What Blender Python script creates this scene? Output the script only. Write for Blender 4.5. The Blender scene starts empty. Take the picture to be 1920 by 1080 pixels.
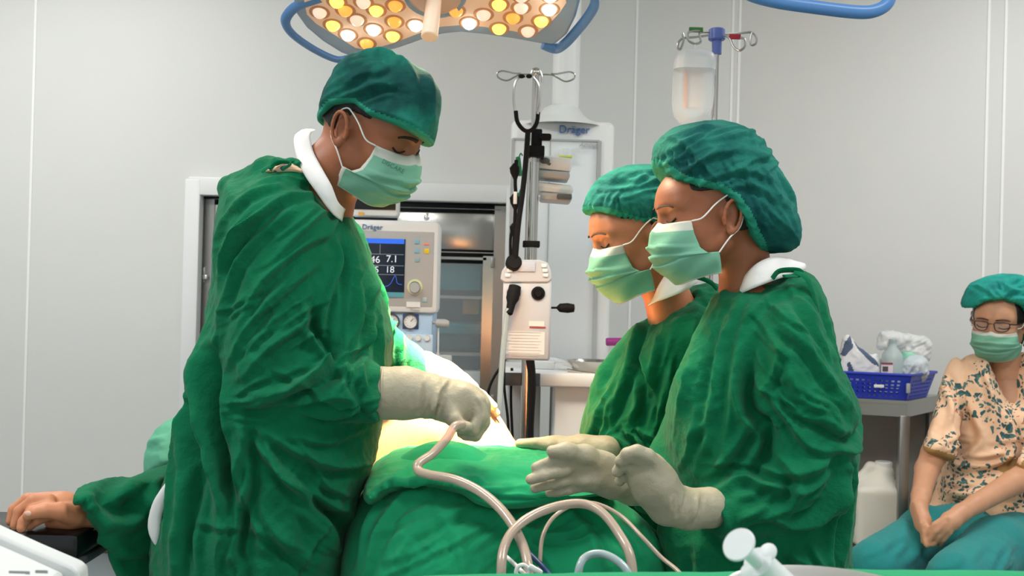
import bpy, bmesh, math, random
import numpy as np
from mathutils import Vector, Matrix
from mathutils.bvhtree import BVHTree
try:
    import openvdb as vdb
except Exception:
    import pyopenvdb as vdb
random.seed(7)
SC = bpy.context.scene
COL = SC.collection
# ------------------------------------------------------------------ camera, world, lights, exposure
FPX = 2000.0
ROLL = math.radians(1.5); PITCH = math.radians(0.3)
CAMP = Vector((0, 0, 1.25))
_f = Vector((0, math.cos(PITCH), math.sin(PITCH)))
_r = Vector((math.cos(ROLL), 0, math.sin(ROLL)))
_r = (_r - _f * _r.dot(_f)).normalized()
_u = _r.cross(_f).normalized()
CAM_R = Matrix((( _r.x, _u.x, -_f.x), (_r.y, _u.y, -_f.y), (_r.z, _u.z, -_f.z)))
cd = bpy.data.cameras.new('camera'); cam = bpy.data.objects.new('camera', cd); COL.objects.link(cam)
cd.sensor_width = 36; cd.lens = 36 * FPX / 1920; cd.clip_start = .05
cam.matrix_world = Matrix.Translation(CAMP) @ CAM_R.to_4x4()
SC.camera = cam
cd.dof.use_dof = True; cd.dof.focus_distance = 1.95; cd.dof.aperture_fstop = 9.0
SC.view_settings.view_transform = 'Standard'; SC.view_settings.look = 'None'
SC.view_settings.gamma = 1; SC.view_settings.use_curve_mapping = False
SC.view_settings.exposure = 0.12
W = bpy.data.worlds.new('world'); SC.world = W; W.use_nodes = True
W.node_tree.nodes['Background'].inputs[0].default_value = (0.93, 0.97, 1.0, 1)
W.node_tree.nodes['Background'].inputs[1].default_value = 0.76

def area(name, loc, size, power, color=(1, 1, 1), target=None, sy=None, spread=None):
    l = bpy.data.lights.new(name, 'AREA'); l.energy = power; l.color = color
    l.shape = 'RECTANGLE'; l.size = size; l.size_y = sy or size
    if spread: l.spread = math.radians(spread)
    o = bpy.data.objects.new(name, l); COL.objects.link(o); o.location = loc
    d = (Vector(target) - Vector(loc)) if target else Vector((0, 0, -1))
    o.rotation_euler = d.to_track_quat('-Z', 'Y').to_euler()
    return o
# ceiling panels of the theatre
CEIL = [(-1.5, 1.3, 34), (1.3, 1.0, 30), (-1.9, 3.3, 24), (2.0, 2.9, 24)]
for x, y, w_ in CEIL:
    area('ceiling_lamp', (x, y, 2.83), 1.1, w_, (1.0, .99, .97), sy=.55)
# the operating lamp over the patient
LAMP_C = Vector((-.17, 2.42, 1.97))
_l = bpy.data.lights.new('operating_lamp_light', 'SPOT'); _l.energy = 1900; _l.color = (1, .68, .38); _l.spot_size = math.radians(28); _l.spot_blend = .8; _l.shadow_soft_size = .09
_o = bpy.data.objects.new('operating_lamp_light', _l); COL.objects.link(_o); _o.location = (-.05, 2.08, 1.86)
_o.rotation_euler = (Vector((-.115, 2.33, 1.0)) - _o.location).to_track_quat('-Z', 'Y').to_euler()

area('operating_lamp_spill', (-.10, 2.16, 1.88), .3, 10, (1, .82, .58), target=(.03, 2.12, 1.0), spread=150)

def P(x, y, d):
    return CAMP + _r * ((x - 960) / FPX * d) + _u * ((540 - y) / FPX * d) + _f * d
def on_plane(x, y, p0, n):
    dr = P(x, y, 1.0) - CAMP
    t = (Vector(p0) - CAMP).dot(n) / dr.dot(n)
    return CAMP + dr * t
def lin(c):
    if isinstance(c, str):
        c = [int(c[i:i + 2], 16) / 255 for i in (0, 2, 4)]
    return tuple((v / 12.92 if v <= .04045 else ((v + .055) / 1.055) ** 2.4) for v in c) + (1.0,)

# ------------------------------------------------------------------ materials
def mat(name, col, rough=.5, metal=0, bump=0, bscale=60, var=0, vscale=8, sss=0, trans=0, emit=0, ecol=None,
        alpha=1, col2=None, coat=0, sheen=0, spec=.5, translucent=0, stretch=None, ior=1.45, crease=0):
    m = bpy.data.materials.new(name); m.use_nodes = True
    nt = m.node_tree; b = nt.nodes['Principled BSDF']; L = nt.links.new
    c = lin(col)
    b.inputs['Base Color'].default_value = c
    b.inputs['Roughness'].default_value = rough; b.inputs['Metallic'].default_value = metal
    b.inputs['Specular IOR Level'].default_value = spec; b.inputs['IOR'].default_value = ior
    b.inputs['Coat Weight'].default_value = coat; b.inputs['Sheen Weight'].default_value = sheen
    tc = nt.nodes.new('ShaderNodeTexCoord')
    src = tc.outputs['Object']
    if stretch:
        mp = nt.nodes.new('ShaderNodeMapping'); mp.inputs['Scale'].default_value = stretch
        L(src, mp.inputs['Vector']); src = mp.outputs['Vector']
    if var or col2:
        n = nt.nodes.new('ShaderNodeTexNoise'); n.inputs['Scale'].default_value = vscale
        n.inputs['Detail'].default_value = 5; n.inputs['Roughness'].default_value = .6
        L(src, n.inputs['Vector'])
        r = nt.nodes.new('ShaderNodeValToRGB'); L(n.outputs['Fac'], r.inputs['Fac'])
        r.color_ramp.elements[0].position = .35; r.color_ramp.elements[1].position = .65
        if col2:
            r.color_ramp.elements[0].color = c; r.color_ramp.elements[1].color = lin(col2)
        else:
            r.color_ramp.elements[0].color = tuple(v * (1 - var) for v in c[:3]) + (1,)
            r.color_ramp.elements[1].color = tuple(min(1, v * (1 + var)) for v in c[:3]) + (1,)
        L(r.outputs['Color'], b.inputs['Base Color'])
    if bump:
        n2 = nt.nodes.new('ShaderNodeTexNoise'); n2.inputs['Scale'].default_value = bscale
        n2.inputs['Detail'].default_value = 6; n2.inputs['Roughness'].default_value = .65
        if crease:
            n3 = nt.nodes.new('ShaderNodeTexNoise'); n3.noise_type = 'RIDGED_MULTIFRACTAL'; n3.inputs['Scale'].default_value = crease
            n3.inputs['Detail'].default_value = 3; n3.inputs['Roughness'].default_value = .45; n3.inputs['Distortion'].default_value = .6
            L(src, n3.inputs['Vector']); b3 = nt.nodes.new('ShaderNodeBump'); b3.inputs['Strength'].default_value = .55; b3.inputs['Distance'].default_value = .006
            L(n3.outputs['Fac'], b3.inputs['Height'])
        L(src, n2.inputs['Vector'])
        bp = nt.nodes.new('ShaderNodeBump'); bp.inputs['Strength'].default_value = bump
        bp.inputs['Distance'].default_value = .01
        L(n2.outputs['Fac'], bp.inputs['Height'])
        if crease: L(b3.outputs['Normal'], bp.inputs['Normal'])
        L(bp.outputs['Normal'], b.inputs['Normal'])
    if sss:
        b.inputs['Subsurface Weight'].default_value = sss
        b.inputs['Subsurface Radius'].default_value = (1, .35, .18); b.inputs['Subsurface Scale'].default_value = .012
    if trans:
        b.inputs['Transmission Weight'].default_value = trans
    if emit:
        b.inputs['Emission Color'].default_value = lin(ecol or col); b.inputs['Emission Strength'].default_value = emit
    if alpha < 1:
        b.inputs['Alpha'].default_value = alpha
    if translucent:
        tl = nt.nodes.new('ShaderNodeBsdfTranslucent'); mx = nt.nodes.new('ShaderNodeMixShader')
        mx.inputs[0].default_value = translucent; tl.inputs[0].default_value = c
        if b.inputs['Base Color'].is_linked:
            L(b.inputs['Base Color'].links[0].from_socket, tl.inputs[0])
        out = nt.nodes['Material Output']
        L(b.outputs[0], mx.inputs[1]); L(tl.outputs[0], mx.inputs[2]); L(mx.outputs[0], out.inputs[0])
    return m

def printed(name, base, c1, c2, scale):
    """peach cloth printed with scattered blossoms"""
    m = mat(name, base, .85, bump=.15, bscale=90); nt = m.node_tree; L = nt.links.new; b = nt.nodes['Principled BSDF']
    tc = nt.nodes['Texture Coordinate']
    wn = nt.nodes.new('ShaderNodeTexNoise'); wn.inputs['Scale'].default_value = 20
    L(tc.outputs['Object'], wn.inputs['Vector'])
    ad = nt.nodes.new('ShaderNodeMixRGB'); ad.blend_type = 'LINEAR_LIGHT'; ad.inputs[0].default_value = .03
    L(tc.outputs['Object'], ad.inputs[1]); L(wn.outputs['Color'], ad.inputs[2])
    big = nt.nodes.new('ShaderNodeTexNoise'); big.inputs['Scale'].default_value = scale * .34
    L(tc.outputs['Object'], big.inputs['Vector'])
    gate = nt.nodes.new('ShaderNodeMath'); gate.operation = 'GREATER_THAN'; gate.inputs[1].default_value = .46
    L(big.outputs['Fac'], gate.inputs[0])
    prev = None; basec = lin(base)
    for k, (s, th, cc) in enumerate([(scale * 1.5, .36, c1), (scale * 2.3, .36, c2), (scale * 1.9, .16, 'C8785C')]):
        v = nt.nodes.new('ShaderNodeTexVoronoi'); v.inputs['Scale'].default_value = s
        L(ad.outputs[0], v.inputs['Vector'])
        lt = nt.nodes.new('ShaderNodeMath'); lt.operation = 'LESS_THAN'; lt.inputs[1].default_value = th
        L(v.outputs['Distance'], lt.inputs[0])
        mu = nt.nodes.new('ShaderNodeMath'); mu.operation = 'MULTIPLY'
        L(lt.outputs[0], mu.inputs[0]); L(gate.outputs[0], mu.inputs[1])
        mx = nt.nodes.new('ShaderNodeMixRGB'); L(mu.outputs[0], mx.inputs[0])
        if prev: L(prev, mx.inputs[1])
        else: mx.inputs[1].default_value = basec
        mx.inputs[2].default_value = lin(cc); prev = mx.outputs[0]
    L(prev, b.inputs['Base Color'])
    return m

M = {}
M['wall'] = mat('wall_paint', 'D2D3D0', .45, var=.015, vscale=1.2)
M['seam'] = mat('wall_seam', 'ECECEA', .4)
M['floor'] = mat('floor_vinyl', '8F9593', .35, var=.06, vscale=3)
M['ceil'] = mat('ceiling_paint', 'D8DAD8', .7)
M['white'] = mat('white_plastic', 'DEE0DF', .35)
M['white2'] = mat('cool_white_plastic', 'DADFE1', .4)
M['grey'] = mat('grey_plastic', 'A9ACAC', .45)
M['dgrey'] = mat('dark_grey', '4A4D50', .5)
M['black'] = mat('black_rubber', '0E0E10', .65, spec=.2)
M['blackgloss'] = mat('black_vinyl', '08080A', .28)
M['steel'] = mat('stainless_steel', 'B9B7B2', .22, metal=1, bump=.05, bscale=12)
M['steel2'] = mat('brushed_steel', 'A7A6A2', .38, metal=1)
M['chrome'] = mat('chrome', 'D8D8D6', .1, metal=1)
M['gown'] = mat('green_gown_cotton', '0A6E48', .9, bump=.45, bscale=38, var=.10, vscale=9, sheen=.08, spec=.15, translucent=.10, crease=7)
M['drape'] = mat('green_drape_cotton', '1B9263', .9, bump=.22, bscale=30, var=.08, vscale=7, sheen=.08, spec=.15, crease=5)
M['skin'] = mat('brown_skin', '9C5E3E', .48, sss=.15, bump=.06, bscale=160, var=.05, vscale=14)
M['skin2'] = mat('light_brown_skin', 'AE6E4C', .48, sss=.15, bump=.06, bscale=160, var=.05, vscale=14)
M['skinb'] = mat('belly_skin', 'C98660', .5, sss=.1, var=.05, vscale=9)
M['hair'] = mat('black_hair', '17110F', .45, bump=.5, bscale=90, stretch=(1, 1, .2))
M['lash'] = mat('lash_black', '0D0807', .6)
M['brow'] = mat('brow_brown', '2C1A12', .8)
M['eyew'] = mat('eye_white', 'D9D2CB', .2)
M['iris'] = mat('dark_iris', '140A06', .1)
M['glove'] = mat('latex_glove', 'A9A28C', .5, sss=.08, bump=.28, bscale=45, var=.05, vscale=16)
M['mask'] = mat('mint_mask', '8FCDB2', .85, bump=.12, bscale=120, translucent=.38)
M['maskw'] = mat('white_mask_band', 'E2E4DA', .85, translucent=.35)
M['loop'] = mat('white_elastic', 'EDEAE4', .8)
M['cap'] = mat('teal_cap', '2C9A82', .85, col2='174F4C', vscale=6, bump=.4, bscale=34, translucent=.25, spec=.2)
M['cap2'] = mat('teal_bouffant', '2F8E7C', .85, col2='165556', vscale=8, bump=.5, bscale=50, translucent=.25, spec=.2)
M['cap3'] = mat('aqua_bouffant', '20B3A2', .8, col2='1A8F88', vscale=16, bump=.3, bscale=60, translucent=.3)
M['capedge'] = mat('aqua_cap_edge', '2AA286', .8, bump=.3, bscale=80, translucent=.3)
M['mint'] = mat('mint_bouffant', '6CBF9E', .8, translucent=.3, bump=.1, bscale=30)
M['collar'] = mat('white_collar', 'E6E4E2', .85, bump=.1, bscale=60)
M['peach'] = mat('peach_cloth', 'D9A98C', .85)
M['floral'] = printed('floral_print', 'E6BE9C', '2F5558', '4A706C', 26)
M['hem'] = mat('tan_hem', 'A5824F', .85)
M['pants'] = mat('teal_trousers', '0F7C7C', .85, bump=.2, bscale=25, var=.06, sheen=.1)
M['blue'] = mat('lamp_blue', '4F7FB8', .35)
M['bluedk'] = mat('lamp_blue_grey', '7C9CBC', .4)
M['lampplate'] = mat('lamp_plate', 'F0D8C6', .4)
M['lens_shade'] = mat('lens_shade_tan', 'B08A6C', .5)  # darker tan paints the shade crescent around the lamp lenses
M['tube'] = mat('clear_tubing', 'BCA898', .25, coat=.5, alpha=.8)
M['tubeg'] = mat('grey_tubing', '9FB0B4', .3, coat=.5)
M['clear'] = mat('clear_plastic', 'E8EEF0', .12, alpha=.42)
M['frost'] = mat('frosted_plastic', 'E9ECEE', .35, alpha=.8)
M['basket'] = mat('royal_blue_plastic', '2338B4', .4)
M['purple'] = mat('purple_plastic', '8A2A78', .4)
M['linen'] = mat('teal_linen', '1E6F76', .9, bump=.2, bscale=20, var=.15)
M['glass'] = mat('cabinet_glass', 'DDE8EA', .05, alpha=.16)
M['jerry'] = mat('natural_plastic', 'DCDAD0', .45, sss=.2)

# ------------------------------------------------------------------ object helpers
def link(name, me, m, parent=None, smooth=True):
    o = bpy.data.objects.new(name, me); COL.objects.link(o)
    if m:
        for q in (m if isinstance(m, (list, tuple)) else [m]): me.materials.append(q)
    if smooth: me.shade_smooth()
    if parent: o.parent = parent; o.matrix_parent_inverse = parent.matrix_world.inverted()
    return o
def tag(o, label, cat, group=None):
    o['label'] = label; o['category'] = cat
    if group: o['group'] = group
    return o
def thing(name, label, cat, loc=(0, 0, 0), group=None):
    o = bpy.data.objects.new(name, None); COL.objects.link(o); o.location = loc
    o.matrix_world = Matrix.Translation(Vector(loc)); o.empty_display_size = .05
    return tag(o, label, cat, group)
def struct(o):
    o['kind'] = 'structure'; return o
class MB:
    def __init__(s): s.v = []; s.f = []; s.mi = []; s.cur = 0
    def add(s, vs, fs):
        n = len(s.v); s.v += [tuple(v) for v in vs]; s.f += [tuple(i + n for i in f) for f in fs]; s.mi += [s.cur] * len(fs); return s
    def bm(s, bm, mtx=None):
        if mtx is not None: bm.transform(mtx)
        bm.verts.index_update(); s.add([v.co.copy() for v in bm.verts], [[v.index for v in f.verts] for f in bm.faces]); bm.free(); return s
    def box(s, c, size, bev=0, rot=None, seg=2):
        b = bmesh.new(); bmesh.ops.create_cube(b, size=1)
        bmesh.ops.scale(b, vec=Vector(size), verts=b.verts)
        if bev: bmesh.ops.bevel(b, geom=b.edges[:], offset=bev, segments=seg, affect='EDGES', profile=.5)
        m = Matrix.Translation(Vector(c))
        if rot is not None: m = m @ rot.to_4x4()
        return s.bm(b, m)
    def ball(s, c, r, rot=None, seg=20):
        b = bmesh.new(); bmesh.ops.create_uvsphere(b, u_segments=seg, v_segments=max(6, seg * 2 // 3), radius=1)
        if not hasattr(r, '__len__'): r = (r, r, r)
        bmesh.ops.scale(b, vec=Vector(r), verts=b.verts)
        m = Matrix.Translation(Vector(c))
        if rot is not None: m = m @ rot.to_4x4()
        return s.bm(b, m)
    def cyl(s, a, b_, r, r2=None, seg=20, bev=0):
        a = Vector(a); b_ = Vector(b_); d = b_ - a; q = d.to_track_quat('Z', 'Y').to_matrix()
        r2 = r if r2 is None else r2; vs = []; L = d.length
        prof = [(0, r), (L, r2)] if not bev else [(0, r - bev), (bev, r), (L - bev, r2), (L, r2 - bev)]
        for h, rr in prof:
            for i in range(seg):
                t = 2 * math.pi * i / seg; vs.append(a + q @ Vector((rr * math.cos(t), rr * math.sin(t), h)))
        fs = []
        for k in range(len(prof) - 1):
            for i in range(seg):
                j = (i + 1) % seg; fs.append((k * seg + i, k * seg + j, (k + 1) * seg + j, (k + 1) * seg + i))
        fs.append(tuple(range(seg))[::-1]); fs.append(tuple(range((len(prof) - 1) * seg, len(prof) * seg)))
        return s.add(vs, fs)
    def lathe(s, c, prof, axis=(0, 0, 1), seg=28):
        q = Vector(axis).to_track_quat('Z', 'Y').to_matrix(); c = Vector(c); vs = []; fs = []
        for r, h in prof:
            for i in range(seg):
                t = 2 * math.pi * i / seg; vs.append(c + q @ Vector((r * math.cos(t), r * math.sin(t), h)))
        for k in range(len(prof) - 1):
            for i in range(seg):
                j = (i + 1) % seg; fs.append((k * seg + i, k * seg + j, (k + 1) * seg + j, (k + 1) * seg + i))
        return s.add(vs, fs)
    def tube(s, pts, r, seg=10, closed=False, sub=6, flat=1.0):
        pts = spline([Vector(p) for p in pts], sub, closed); n = len(pts); vs = []; fs = []
        rs = r if hasattr(r, '__len__') else None
        up = None
        for i, p in enumerate(pts):
            t = (pts[(i + 1) % n] - pts[i - 1]) if closed or 0 < i < n - 1 else (pts[1] - pts[0] if i == 0 else pts[-1] - pts[-2])
            t.normalize()
            if up is None: up = t.orthogonal().normalized()
            up = (up - t * up.dot(t)).normalized(); w = t.cross(up)
            rr = rs[0] + (rs[1] - rs[0]) * i / (n - 1) if rs else r
            for k in range(seg):
                a = 2 * math.pi * k / seg; vs.append(p + up * (rr * math.cos(a)) + w * (rr * flat * math.sin(a)))
        for i in range(n if closed else n - 1):
            j = (i + 1) % n
            for k in range(seg):
                l = (k + 1) % seg; fs.append((i * seg + k, i * seg + l, j * seg + l, j * seg + k))
        if not closed: fs.append(tuple(range(seg))[::-1]); fs.append(tuple(range((n - 1) * seg, n * seg)))
        return s.add(vs, fs)
    def prism(s, poly, ext):
        """poly: list of 3D points (planar), ext: extrusion vector"""
        n = len(poly); poly = [Vector(p) for p in poly]; ext = Vector(ext)
        fs = [tuple(range(n)), tuple(range(n, 2 * n))[::-1]] + [(i, i + n, (i + 1) % n + n, (i + 1) % n) for i in range(n)]
        return s.add(poly + [p + ext for p in poly], fs)
    def build(s, name, m, parent=None, smooth=True, bevel=0, auto=True):
        me = bpy.data.meshes.new(name); me.from_pydata([tuple(v) for v in s.v], [], s.f); me.validate(); 
        if len(me.polygons) == len(s.mi): me.polygons.foreach_set('material_index', s.mi)
        bm_ = bmesh.new(); bm_.from_mesh(me); bmesh.ops.recalc_face_normals(bm_, faces=bm_.faces); bm_.to_mesh(me); bm_.free()
        o = link(name, me, m, parent, smooth)
        if smooth and auto:
            me.set_sharp_from_angle(angle=math.radians(38))
        if bevel:
            md = o.modifiers.new('bevel', 'BEVEL'); md.width = bevel; md.segments = 2; md.limit_method = 'ANGLE'
        return o
def spline(pts, sub=6, closed=False):
    n = len(pts)
    if n < 3 or sub < 2: return list(pts)
    out = []
    rng = range(n) if closed else range(n - 1)
    for i in rng:
        p0 = pts[(i - 1) % n] if closed or i > 0 else pts[0] * 2 - pts[1]
        p1 = pts[i]; p2 = pts[(i + 1) % n]
        p3 = pts[(i + 2) % n] if closed or i < n - 2 else pts[-1] * 2 - pts[-2]
        for k in range(sub):
            t = k / sub
            out.append(.5 * ((2 * p1) + (p2 - p0) * t + (2 * p0 - 5 * p1 + 4 * p2 - p3) * t * t + (3 * p1 - p0 - 3 * p2 + p3) * t ** 3))
    if not closed: out.append(pts[-1].copy())
    return out
def text(name, body, loc, size, m, parent=None, facing=None, ext=.0004, align='CENTER', shear=0):
    cu = bpy.data.curves.new(name, 'FONT'); cu.body = body; cu.size = size; cu.extrude = ext; cu.align_x = align; cu.shear = shear
    cu.align_y = 'CENTER'
    tmp = bpy.data.objects.new('tmp', cu); COL.objects.link(tmp)
    dg = bpy.context.evaluated_depsgraph_get(); me = bpy.data.meshes.new_from_object(tmp.evaluated_get(dg))
    bpy.data.objects.remove(tmp)
    R = facing if facing is not None else Matrix.Rotation(math.pi / 2, 3, 'X')
    me.transform(Matrix.Translation(Vector(loc)) @ R.to_4x4())
    me.materials.clear()
    return link(name, me, m, parent, smooth=False)

# ------------------------------------------------------------------ implicit modelling
_perm = np.random.RandomState(3).permutation(256); _perm = np.concatenate([_perm, _perm, _perm])
_grad = np.random.RandomState(5).normal(size=(256, 3)); _grad /= np.linalg.norm(_grad, axis=1)[:, None]
def noise3(p):
    pi = np.floor(p).astype(int); pf = p - pi; u = pf * pf * pf * (pf * (pf * 6 - 15) + 10); pi &= 255
    out = 0
    for dx in (0, 1):
        for dy in (0, 1):
            for dz in (0, 1):
                h = _perm[_perm[_perm[pi[:, 0] + dx] + pi[:, 1] + dy] + pi[:, 2] + dz]
                g = _grad[h]; d = pf - np.array([dx, dy, dz])
                w = (u[:, 0] if dx else 1 - u[:, 0]) * (u[:, 1] if dy else 1 - u[:, 1]) * (u[:, 2] if dz else 1 - u[:, 2])
                out = out + w * (g * d).sum(1)
    return out * 1.6
def ridged(p): return 1 - 2 * np.abs(noise3(p))
def smin(a, b, k):
    if k <= 0: return np.minimum(a, b)
    h = np.clip(.5 + .5 * (b - a) / k, 0, 1); return b + (a - b) * h - k * h * (1 - h)
def smax(a, b, k): return -smin(-a, -b, k)
class Vol:
    def __init__(s, lo, hi, res):
        s.lo = np.array(lo, float); s.res = res
        n = [int((h - l) / res) + 1 for l, h in zip(lo, hi)]
        ax = [(lo[i] + res * np.arange(n[i])).astype(np.float32) for i in range(3)]
        s.X, s.Y, s.Z = np.meshgrid(*ax, indexing='ij', sparse=True); s.n = n
        s.F = np.full(n, 1.0, np.float32)
    def u(s, d, k=0): s.F = smin(s.F, d.astype(np.float32), k); return s
    def sub(s, d, k=0): s.F = smax(s.F, -d.astype(np.float32), k); return s
    def cut(s, d, k=0): s.F = smax(s.F, d.astype(np.float32), k); return s
    def ell(s, c, r, R=None):
        X, Y, Z = s.X - c[0], s.Y - c[1], s.Z - c[2]
        if R is not None:
            X, Y, Z = [R[0][i] * X + R[1][i] * Y + R[2][i] * Z for i in range(3)]
        k0 = np.sqrt((X / r[0]) ** 2 + (Y / r[1]) ** 2 + (Z / r[2]) ** 2)
        return (k0 - 1) * min(r)  # conservative
    def cone(s, a, ra, b, rb):
        a = np.array(a, float); b = np.array(b, float); ba = b - a; L2 = (ba ** 2).sum() + 1e-12
        X, Y, Z = s.X - a[0], s.Y - a[1], s.Z - a[2]
        h = np.clip((X * ba[0] + Y * ba[1] + Z * ba[2]) / L2, 0, 1)
        return np.sqrt((X - h * ba[0]) ** 2 + (Y - h * ba[1]) ** 2 + (Z - h * ba[2]) ** 2) - (ra + (rb - ra) * h)
    def chain(s, pts, k=.01, ku=None):
        """pts: (Vector, r)"""
        d = None
        for (a, ra), (b, rb) in zip(pts, pts[1:]):
            q = s.cone(a, ra, b, rb); d = q if d is None else smin(d, q, k)
        return d
    def poly2(s, poly):
        X = s.X[:, :, 0]; Z = s.Z[0, :, :]
        X = s.X.reshape(-1, 1); Z = s.Z.reshape(1, -1)
        return polysdf(poly, X, Z)
    def inflate(s, poly, yc, T, D, tilt=(0, 0, 0), T2=None):
        """poly: list of (x,z) world; yc centre depth; tilt=(dy/dx, dy/dz, z0)"""
        d = -s.poly2(poly)[:, None, :]
        q = np.maximum(0, D - d) / D
        c = yc
        if tilt[0] or tilt[1]:
            x0 = sum(p[0] for p in poly) / len(poly); z0 = sum(p[1] for p in poly) / len(poly)
            c = yc + tilt[0] * (s.X - x0) + tilt[1] * (s.Z - z0)
        dy = s.Y - c
        tt = T if T2 is None else np.where(dy < 0, T, T2)
        return (np.sqrt(q ** 2 + (dy / tt) ** 2) - 1) * min(D, T)
    def ext2(s, poly): return s.poly2(poly)[:, None, :] + 0 * s.Y
    def mesh(s, iso=0.0):
        F = s.F.copy(); big = 1.0
        F[0] = F[-1] = np.maximum(F[0], .01); F[:, 0] = np.maximum(F[:, 0], .01); F[:, -1] = np.maximum(F[:, -1], .01)
        F[:, :, 0] = np.maximum(F[:, :, 0], .01); F[:, :, -1] = np.maximum(F[:, :, -1], .01); F[-1] = np.maximum(F[-1], .01); F[0] = np.maximum(F[0], .01)
        g = vdb.FloatGrid(1.0); g.copyFromArray(np.ascontiguousarray(np.clip(F, -1, 1).astype(np.float32)))
        p, t, q = g.convertToPolygons(isovalue=iso, adaptivity=0)
        v = p.astype(float) * s.res + s.lo
        c = v.mean(0); a_, b_, c_, d_ = (v[q[:, i]] for i in range(4))
        if (((a_ + c_) / 2 - c) * np.cross(c_ - a_, d_ - b_)).sum() < 0: q = q[:, ::-1]
        return v, q
def polysdf(poly, X, Z):
    poly = np.array(poly, float); n = len(poly); d = None; inside = None
    for i in range(n):
        a = poly[i]; b = poly[(i + 1) % n]; e = b - a; L = (e ** 2).sum() + 1e-12
        wx = X - a[0]; wz = Z - a[1]; h = np.clip((wx * e[0] + wz * e[1]) / L, 0, 1)
        dd = (wx - e[0] * h) ** 2 + (wz - e[1] * h) ** 2
        d = dd if d is None else np.minimum(d, dd)
        if a[1] != b[1]:
            c = ((a[1] > Z) != (b[1] > Z)) & (X < (b[0] - a[0]) * (Z - a[1]) / (b[1] - a[1]) + a[0])
            inside = c if inside is None else inside ^ c
    return np.where(inside, -np.sqrt(d), np.sqrt(d)).astype(np.float32)
def pp(pts, d, smooth=5):
    """photo outline -> (x,z) at depth d"""
    w = [P(x, y, d) for x, y in pts]
    if smooth: w = spline(w, smooth, True)
    return [(p.x, p.z) for p in w]
def ppd(pts, d, sub=5):
    w = [P(x, y, d(x)) for x, y in pts]
    return [(p.x, p.z) for p in spline(w, sub, True)]
def vnormals(v, q):
    n = np.zeros_like(v); a, b, c, d = (v[q[:, i]] for i in range(4))
    fn = np.cross(c - a, d - b)
    for i in range(4): np.add.at(n, q[:, i], fn)
    return n / (np.linalg.norm(n, axis=1)[:, None] + 1e-12)
def relax(v, q, it=2, lam=.5):
    n = len(v)
    for _ in range(it):
        s = np.zeros_like(v); c = np.zeros(n)
        for i in range(4):
            j = (i + 1) % 4
            np.add.at(s, q[:, i], v[q[:, j]]); np.add.at(c, q[:, i], 1); np.add.at(s, q[:, j], v[q[:, i]]); np.add.at(c, q[:, j], 1)
        v = v + lam * (s / np.maximum(c, 1)[:, None] - v)
    return v
def subdivide(v, q):
    E = np.concatenate([np.sort(q[:, [i, (i + 1) % 4]], 1) for i in range(4)])
    ue, inv = np.unique(E, axis=0, return_inverse=True); inv = inv.reshape(4, -1).T
    n = len(v); ev = v[ue].mean(1); fv = v[q].mean(1); V2 = np.concatenate([v, ev, fv])
    e = inv + n; c = (np.arange(len(q)) + n + len(ue))
    Q = np.concatenate([np.stack([q[:, i], e[:, i], c, e[:, (i + 3) % 4]], 1) for i in range(4)])
    return V2, Q
def seg_field(x, z, pts):
    """distance and signed distance to polyline"""
    best = np.full(len(x), 1e9); sg = np.zeros(len(x)); par = np.zeros(len(x)); n = len(pts) - 1
    for i in range(n):
        a = pts[i]; b = pts[i + 1]; e = (b[0] - a[0], b[1] - a[1]); L = e[0] ** 2 + e[1] ** 2 + 1e-12
        wx = x - a[0]; wz = z - a[1]; h = np.clip((wx * e[0] + wz * e[1]) / L, 0, 1)
        d = np.hypot(wx - e[0] * h, wz - e[1] * h); m = d < best
        best[m] = d[m]; sg[m] = np.sign(wx * e[1] - wz * e[0])[m]; par[m] = (i + h[m]) / n
    return best * np.where(sg == 0, 1, sg), par
def folds(v, n, fl, depth, back=True):
    """fl: (pixel polyline, amplitude m, width m[, ymin, ymax]) applied to the camera-facing side of cloth"""
    disp = np.zeros(len(v)); face = np.clip(-n[:, 1] * 2.2 + .35, 0, 1)
    jit = noise3(v * 14) * .006
    for f in fl:
        pts, A, w = f[:3]
        wp = [P(x, y, depth) for x, y in pts]
        wp = spline(wp, 4) if len(wp) > 2 else wp
        pl = [(p.x, p.z) for p in wp]
        xs = [p[0] for p in pl]; zs = [p[1] for p in pl]; mg = 4 * w
        m = (v[:, 0] > min(xs) - mg) & (v[:, 0] < max(xs) + mg) & (v[:, 2] > min(zs) - mg) & (v[:, 2] < max(zs) + mg)
        if not m.any(): continue
        sd, par = seg_field(v[m, 0] + jit[m], v[m, 2] + jit[m], pl)
        taper = np.sin(np.pi * np.clip(par * .96 + .02, 0, 1)) ** .6
        prof = np.exp(-np.abs(sd / w) ** 1.15) - .8 * np.exp(-((sd - 1.5 * w) / (w * .9)) ** 2)
        disp[m] += 1.9 * A * taper * prof * face[m]
    return disp
def rfolds(cx, cy, rx, ry, ang, n, ln, A, w, seed=0, curve=.2, spread=12):
    r = random.Random(seed * 77 + int(cx)); out = []
    for _ in range(n):
        a = math.radians(ang + r.uniform(-spread, spread)); x = cx + r.uniform(-rx, rx); y = cy + r.uniform(-ry, ry)
        L = ln * r.uniform(.6, 1.2); dx, dy = math.cos(a) * L / 2, -math.sin(a) * L / 2; c = r.uniform(-curve, curve) * L
        nx, ny = -dy / L * 2 * c / 2, dx / L * 2 * c / 2
        out.append(([(x - dx, y - dy), (x - dx / 2 + nx * .75, y - dy / 2 + ny * .75), (x + nx, y + ny), (x + dx / 2 + nx * .75, y + dy / 2 + ny * .75), (x + dx, y + dy)],
                    A * r.uniform(.5, 1.1), w * r.uniform(.7, 1.3)))
    return out
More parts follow.
